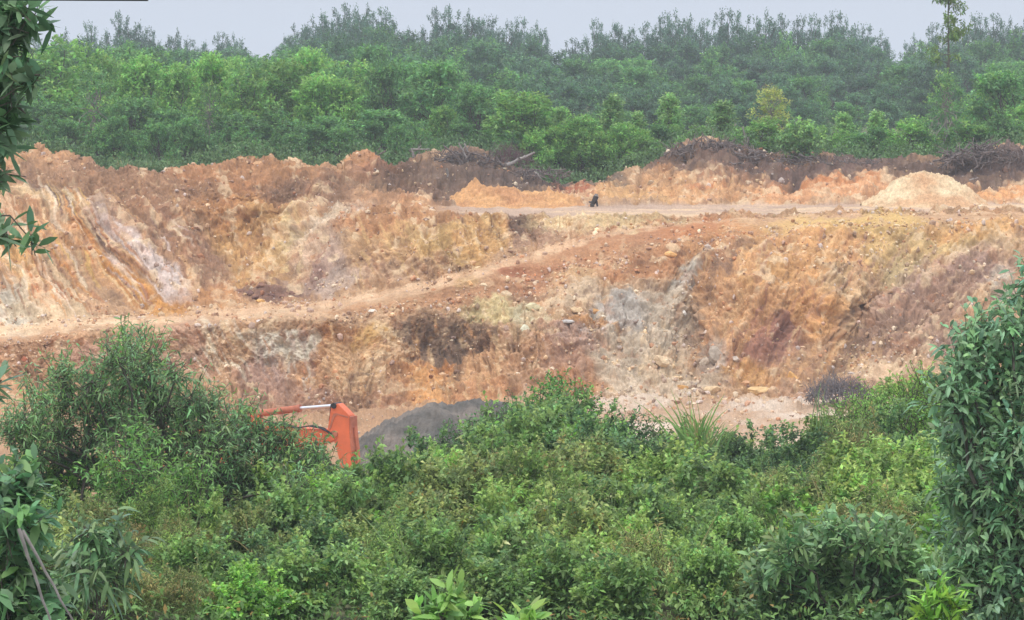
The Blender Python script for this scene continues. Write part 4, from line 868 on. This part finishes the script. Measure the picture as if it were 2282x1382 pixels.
big_plant('broadleaf_shrub', [(10,1090,50),(40,1120,30),(-10,1150,60),(40,1180,40),(70,1160,22),(0,1230,60),(40,1270,44),(-20,1300,60),(60,1320,50),(20,1360,66),(80,1375,34)], 20, 10, (.15, .27, .12), 'big-leaved dark shrub in the bottom left corner', 'shrub', 40,
   tip=(.18,.34,.1), tipf=.25, LL=.14, LW=.055, droop=.3, tw=.26, nl=8, up=.6, nt=44, limb_r=.012, twig_r=.004, dep=.25, parts=('stem','foliage'))
log(42,1178,118,1400,18,8,'upper of two leaning grey poles at the bottom left, left one',M_GREYW,False)
log(50,1182,172,1400,18.2,7,'longer of two leaning grey poles at the bottom left, right one',M_GREYW,False)
# thin cable across the top left corner
cb = limb(P(-200, -2, 16), P(330, 0, 16), .006, .006, 10, 0.0005, fr); v, f = tube_geo(*cb, 6); o = mesh_obj('cable', v, f, M_BLK); tag(o, 'thin black cable running along the top edge at the left', 'cable')

# scrub: kinds of low shrub, about 1.1 m tall
def shrub_proto(name, kind, seed):
    r = np.random.default_rng(seed); lobes = []
    pr = dict(small=dict(col=(.19,.305,.10), tip=(.28,.41,.11), LL=.088, LW=.05), light=dict(col=(.25,.38,.10), tip=(.38,.50,.13), LL=.088, LW=.05), olive=dict(col=(.22,.29,.10), tip=(.36,.42,.13), LL=.08, LW=.044, deadf=.02),
              dark=dict(col=(.125,.215,.085), tip=(.23,.36,.11), LL=.08, LW=.048), vine=dict(col=(.2,.38,.08), tip=(.3,.5,.09), LL=.085, LW=.06), fern=dict(col=(.2,.31,.09), tip=(.3,.42,.1), LL=.085, LW=.018), dry=dict(col=(.25,.30,.10), tip=(.38,.31,.12), LL=.09, LW=.016))[kind]
    n = 14
    for i in range(n):
        a = r.uniform(0, 6.283); rr = .62 * math.sqrt(r.random()); h = .25 + .75 * r.random() * (1 - .6 * (rr / .7) ** 2)
        if kind in ('vine',): h *= .75
        lobes.append(((rr * math.cos(a), rr * math.sin(a), h), r.uniform(.15, .27) * np.array([1, 1, .85]), int(r.uniform(38, 60))))
    for i in range(7):                      # shoots standing out of the top
        a = r.uniform(0, 6.283); rr = .5 * math.sqrt(r.random()); lobes.append(((rr * math.cos(a), rr * math.sin(a), r.uniform(.9, 1.15)), (.07, .07, .14), 7))
    lf, wd = plant(lobes, pr['col'], (0, 0, -.1), r, tw=.2, nl=9, LL=pr['LL'], LW=pr['LW'], droop=.2, strip=False, up=.6, shell=.6, tip=pr['tip'], tipf=.5, jl=.36, limb_r=.012, twigs_geo=True, twig_r=.0035, deadf=pr.get('deadf', 0))
    return make_plant(name, (0, 0, 0), lf, wd, (M_LEAF, M_TWIG), ('stem', 'foliage'), 3)
SHR = {k: [shrub_proto('shrub', k, 300 + 10 * i + j) for j in range(3 if k in ('small', 'olive', 'light') else 2)] for i, k in enumerate(['small', 'light', 'olive', 'dark', 'vine', 'fern', 'dry'])}
KD = {'small': 'mid green small-leaved shrub', 'light': 'yellowish light green shrub', 'olive': 'olive shrub with yellowed tips', 'dark': 'dark green dense shrub', 'vine': 'bright green round-leaved shrub', 'fern': 'feathery pale green shrub', 'dry': 'dry straw-brown shrub'}
XZ = [(180, 'at the far left'), (420, 'below the light acacia'), (640, 'below the large acacia'), (820, 'below the excavator arm'), (1010, 'below the slate mound'), (1200, 'left of the green knoll'), (1400, 'below the green knoll'), (1600, 'below the pale pit floor'), (1800, 'right of centre'), (2000, 'by the broad-leaved shrub'), (9999, 'beside the dark right tree')]
SC = []
def put_shrub(kind, u, Dq, scale, sz=1.0):
    g_ = ground(u, Dq); lst = SHR[kind]; o = dup(lst[int(fr.integers(len(lst)))], 'shrub', g_, (scale, scale, scale * sz), fr.uniform(0, 6.283))
    row_ = 'along the far rim' if Dq > 54 else 'in the far rows' if Dq > 49 else 'in the middle rows' if Dq > 42 else 'in the near rows' if Dq > 37 else 'along the bottom'
    lab = '%s %s %s' % (KD[kind], row_, next(z[1] for z in XZ if u < z[0]))
    tag(o, lab, 'shrub', lab.replace('shrub', 'shrubs', 1)); return o
rows_ = [(60.5, 1.0), (58, 1.0), (55, .95), (52, .95), (49, .9), (46, .95), (43.5, .9), (41, .85), (38.8, .85), (36.8, .8), (35, .75), (33.4, .7)]
for i, (Dq, sc) in enumerate(rows_):
    step = 1.28 * sc / Dq * F * .82; u = -190 + fr.uniform(0, step)
    while u < 2460:
        far = 1 - i / 11
        w_ = {'small': .24, 'light': .22 + .1 * (u > 1750) * (i < 4), 'olive': .16 + .12 * (1 - far), 'dark': (.5 if 1250 < u < 1950 else .2) if i in (1, 2, 3, 4) else .07, 'vine': .10, 'fern': .08, 'dry': .015 + .05 * (u < 500) * (i > 6)}  # dark kind weighted up right of centre to imitate a shaded band
        # clumps of one kind stand together
        q = fbm(u / 260, i * .8, 0, 2, 77) + fr.normal(0, .35); ks = list(w_); cs = np.cumsum([w_[k] for k in ks]); kk = ks[int(np.searchsorted(cs / cs[-1], np.clip(.5 + q * .75, 0, .999)))]
        if not (Dq < 36 and 1680 < u < 2090):
            put_shrub(kk, u, Dq + fr.uniform(-1, 1), sc * fr.uniform(.8, 1.2), fr.uniform(.75, 1.15))
        u += step * fr.uniform(.75, 1.25)
# particular bushes that stand out
big_plant('round_bush', [(1250,865,32),(1215,890,40),(1290,895,42),(1170,915,34),(1240,925,56),(1310,925,36),(1190,950,44),(1270,960,50)], 59, 1245, (.13,.27,.065), 'rounded bright green bush on the knoll above the middle of the scrub', 'shrub', 51, tip=(.16,.33,.06), tipf=.35, LL=.09, LW=.05, strip=False, tw=.4, nl=10, nt=70, up=.6, limb_r=.02, dep=.5, parts=('stem','foliage'), droop=.2)
big_plant('round_bush', [(1925,895,36),(1895,915,34),(1960,915,36),(1930,940,50),(1880,950,36),(1985,940,34)], 57, 1925, (.24,.44,.09), 'yellow-green feathery bush right of the grey dead brush', 'shrub', 52, tip=(.26,.46,.08), tipf=.4, LL=.08, LW=.03, strip=False, tw=.4, nl=10, nt=80, up=.7, limb_r=.02, dep=.5, parts=('stem','foliage'), droop=.2)
big_plant('round_bush', [(2050,850,30),(2020,880,38),(2075,885,40),(2040,920,50),(2090,940,40),(2000,930,30)], 55, 2045, (.22,.39,.08), 'yellow-green bush against the left side of the dark right tree', 'shrub', 53, tip=(.24,.42,.07), tipf=.4, LL=.08, LW=.036, strip=False, tw=.4, nl=10, nt=80, up=.7, limb_r=.02, dep=.5, parts=('stem','foliage'), droop=.2)
big_plant('round_bush', [(1400,940,26),(1440,950,26),(1375,955,26),(1420,975,36),(1470,975,24)], 58, 1420, (.11,.21,.07), 'low dark green bush right of the knoll bush before the pale pit floor', 'shrub', 54, tip=(.14,.26,.06), tipf=.3, LL=.08, LW=.04, strip=False, tw=.35, nl=9, nt=80, up=.6, limb_r=.015, dep=.4, parts=('stem','foliage'), droop=.2)
big_plant('creeper', [(1130,975,16),(1165,985,14),(1215,990,18),(1260,985,18),(1330,955,18),(1370,975,20),(1395,1000,18),(1330,985,20),(1290,975,18)], 55.5, 1250, (.2,.42,.06), 'bright green creeper trailing over the bushes below the knoll', 'plant', 55, LL=.11, LW=.07, strip=False, tw=.4, nl=9, nt=200, up=.3, limb_r=.006, dep=.3, parts=('stem','foliage'), droop=.2, shell=.6)
big_plant('low_tree', [(1000,985,26),(1030,975,30),(1070,955,32),(1105,935,34),(1145,915,30),(1010,1015,36),(1060,1000,42),(1120,970,44),(1040,1040,50),(1100,1030,50)], 57, 1060, (.10,.19,.07), 'dark green thicket left of the knoll bush, overlapping the slate mound', 'shrub', 56, tip=(.12,.22,.06), tipf=.3, LL=.075, LW=.04, strip=False, tw=.4, nl=9, nt=70, up=.6, limb_r=.015, dep=.5, parts=('stem','foliage'), droop=.2)

# grasses and reeds
def grass(name, u, vb, Dq, hpx, n, col, spread, label, seed, W=.02, group=None, droop=.35, cat='grass', strw=.15):
    r = np.random.default_rng(seed); root = ground(u, Dq) if vb is None else P(u, vb, Dq); H = hpx / F * Dq
    if vb is not None: root = np.array([root[0], root[1], root[2]])
    b = root + np.concatenate([r.standard_normal((n, 2)) * .12 * H, np.zeros((n, 1))], 1)
    d = nrm(np.concatenate([r.standard_normal((n, 2)) * spread, np.ones((n, 1))], 1))
    L = H * r.uniform(.6, 1.15, n)[:, None]; side = nrm(np.cross(d, r.standard_normal((n, 3)))); ts = np.linspace(0, 1, 7); hz = nrm(d * np.array([1, 1, 0]) + 1e-6)
    vs = []; dr = r.uniform(.2, 1.3, n)[:, None] * droop
    for t in ts:
        c = b + d * L * t + hz * L * dr * .5 * t * t - UP * L * dr * t ** 2.6
        w = W * (1 - t ** 2) * .5 + .0015
        vs += [c - side * w, c + side * w]
    v = np.stack(vs, 1).reshape(-1, 3); o0 = np.arange(n)[:, None] * 14
    f = np.concatenate([o0 + np.array([[k, k + 1, k + 3, k + 2]]) for k in range(0, 12, 2)], 0)
    c = tones(n, col, r, .18, .08); k = r.random(n) < strw; c[k] = lin((176, 160, 110))
    o = mesh_obj(name, v - root, f, M_LEAFN, np.repeat(c, 14, 0)); o.location = root
    return tag(o, label, cat, group)
RG = (.17, .28, .08)
grass('reed_clump', 1550, 1020, 57, 165, 60, (.2,.34,.09), .25, 'tall green reeds rising in front of the pale pit floor', 61, .036)
grass('reed_clump', 1575, 1010, 56.5, 110, 26, (.2,.32,.1), .4, 'shorter pale reeds beside the tall ones before the pit floor', 62, .03)
grass('reed_clump', 1830, 960, 57, 120, 14, (.2,.3,.11), .12, 'thin upright reeds in front of the grey dead brush', 63, .016)
grass('reed_clump', 1800, 1115, 46, 100, 16, (.2,.32,.08), .22, 'green reed tuft with arching blades in the dark scrub at the right', 64, .028, strw=.3)
grass('reed_clump', 1782, 1170, 42, 70, 14, (.3,.38,.14), .3, 'pale drooping reed blades below the green reed tuft at the right', 65, .026, droop=.8, strw=.5)
grass('reed_clump', 1025, 1160, 46, 90, 18, (.22,.32,.12), .35, 'splayed pale reeds in the scrub below the slate mound', 66, .024, strw=.4)
grass('reed_clump', 1120, 1195, 42, 40, 16, (.3,.36,.16), .5, 'small pale reed tuft right of the splayed reeds', 67, .02, strw=.5)
grass('reed_clump', 870, 1035, 56, 60, 30, (.22,.3,.1), .4, 'yellowish grass tuft at the foot of the slate mound', 68, .018, strw=.3)
grass('reed_clump', 760, 1090, 53, 70, 30, (.24,.3,.12), .4, 'straw-tipped grass tuft at the foot of the excavator arm', 69, .016, strw=.5)
for i, (u, v) in enumerate([(560,1150),(610,1155),(660,1150),(700,1165),(640,1190),(590,1185)]):
    grass('grass_clump', u, v + 30, 42 - i * .3, 75, 60, (.17,.2,.09), .55, 'straw and green grass clump under the large acacia, %s' % ['far left of six', 'second from the left at the back', 'third at the back', 'far right of six', 'front right', 'front left'][i], 70 + i, .012, group='grass clumps under the large acacia', strw=.45)
for i, (u, v, h) in enumerate([(300,392,30),(340,396,38),(375,396,28),(270,385,24)]):
    grass('grass_clump', u, v, 143.2, h * 1.7, 90, (.24,.35,.17), .45, 'pale green grass tuft in the dip of the left bank, %s' % ['left of the tallest', 'tallest', 'right of the tallest', 'leftmost and smallest'][i], 80 + i, .05, group='grass tufts in the dip of the bank', strw=.1)
for i in range(46):
    u = fr.uniform(0, 2100); Dq = fr.uniform(35, 58); g_ = ground(u, Dq)
    row_ = 'near the far rim' if Dq > 52 else 'in the middle rows' if Dq > 42 else 'in the near rows'
    lab = 'pale grass tuft among the scrub %s %s' % (row_, next(z[1] for z in XZ if u < z[0]))
    o = grass('grass_tuft', u, None, Dq, fr.uniform(.9, 1.35) / Dq * F, 22, (.22,.3,.12), .3, lab, 200 + i, .014, group=lab.replace('tuft', 'tufts'), strw=.35)

# grass and leaves covering the bank between the shrubs, one mass
def cover(n, seed):
    r = np.random.default_rng(seed); a, b = ridx[I_BANK], ridx[29]
    ok = (uu > -120) & (uu < 2400); q = PT[a:b][:, ok].reshape(-1, 3); bb = q[r.integers(0, len(q), n)]
    x = bb + r.uniform(-.1, .1, (n, 3)) * np.array([1, 1, 0]) + UP * r.random((n, 1)) ** 2 * .42
    t = fbm(bb[:, 0] * .7, bb[:, 1] * .5, 0, 3, 95)[:, None]
    c = np.array([.15, .27, .075]) * (1 - np.clip(t, 0, 1)) + np.array([.25, .33, .10]) * np.clip(t, 0, 1); c = c * np.exp(r.standard_normal((n, 1)) * .3)
    k = r.random(n) < .07; c[k] = lin((170, 140, 84))
    v, f, cc = leaf_geo(x, nrm(r.standard_normal((n, 3)) + UP * .6), .085 * r.uniform(.6, 1.5, n), .035 * r.uniform(.5, 1.4, n), .15, c, False, r)
    o = mesh_obj('ground_cover', v, f, M_LEAF, cc); o['kind'] = 'stuff'; tag(o, 'low green weeds and grass covering the near bank between the shrubs', 'ground cover')
cover(90000, 5)
# undergrowth in the shade of the wood
def cover2(n, seed):
    r = np.random.default_rng(seed); a, b = ridx[6], ridx[I_CREST] - 1
    ok = (uu > -120) & (uu < 2400); q = PT[a:b][:, ok].reshape(-1, 3); bb = q[r.integers(0, len(q), n)]
    x = bb + r.uniform(-.4, .4, (n, 3)) * np.array([1, 1, 0]) + UP * r.random((n, 1)) ** 1.5 * .8
    c = np.array([.11, .19, .07]) * np.exp(r.standard_normal((n, 1)) * .3)
    v, f, cc = leaf_geo(x, nrm(r.standard_normal((n, 3)) + UP), .2 * r.uniform(.6, 1.5, n), .08 * r.uniform(.5, 1.4, n), .15, c, False, r)
    o = mesh_obj('undergrowth', v, f, M_LEAF, cc); o['kind'] = 'stuff'; tag(o, 'green undergrowth on the ground between the trees of the wood', 'undergrowth')
cover2(70000, 6)

# ------------------------------------------------------------------ the air
hv = bpy.data.materials.new('air'); hv.use_nodes = True; hn = hv.node_tree; hn.nodes.clear()
ho = hn.nodes.new('ShaderNodeOutputMaterial'); pv = hn.nodes.new('ShaderNodeVolumePrincipled')
pv.inputs['Color'].default_value = (.86, .93, 1, 1); pv.inputs['Density'].default_value = .0005; pv.inputs['Anisotropy'].default_value = 0
hn.links.new(pv.outputs[0], ho.inputs['Volume'])
xs = (-240, 240); ys = (-30, 660); zs = (-25, float(PT[..., 2].max()) + 12)
hvx = np.array([(x, y, z) for x in xs for y in ys for z in zs], float)
hf = np.array([[0,1,3,2],[4,6,7,5],[0,4,5,1],[2,3,7,6],[0,2,6,4],[1,5,7,3]])
hz_ = mesh_obj('haze', hvx, hf, hv); hz_['kind'] = 'stuff'; tag(hz_, 'thin pale haze in the air over the quarry and the wood', 'haze')

big_plant('round_tree', [(1785,285,20),(1765,295,20),(1808,296,20),(1752,312,18),(1785,312,26),(1820,314,18),(1770,330,22),(1803,330,22)], 149.4, 1785, (.17,.32,.10), 'round compact green tree standing on the dark bank', 'tree', 57, tip=(.29,.50,.13), tipf=.7, LL=.2, LW=.1,
   strip=False, tw=.35, nl=8, nt=260, up=.6, limb_r=.02, dep=.3, droop=.2, shell=.6)
# ---- labels that still coincide get their order from the left
import collections
bl = collections.defaultdict(list)
for o in bpy.data.objects:
    if o.parent is None and o.get('label') and o.name in S.objects: bl[o['label']].append(o)
ORD = ['leftmost', 'second leftmost', 'third leftmost', 'fourth leftmost', 'fifth leftmost', 'sixth leftmost', 'seventh leftmost', 'eighth leftmost', 'ninth leftmost']
for lab, os_ in bl.items():
    if 1 < len(os_) <= 10:
        os_.sort(key=lambda o: o.location.x / max(o.location.y, 1))
        for i, o in enumerate(os_): o['label'] = lab + ', ' + ('rightmost' if i == len(os_) - 1 else ORD[i])
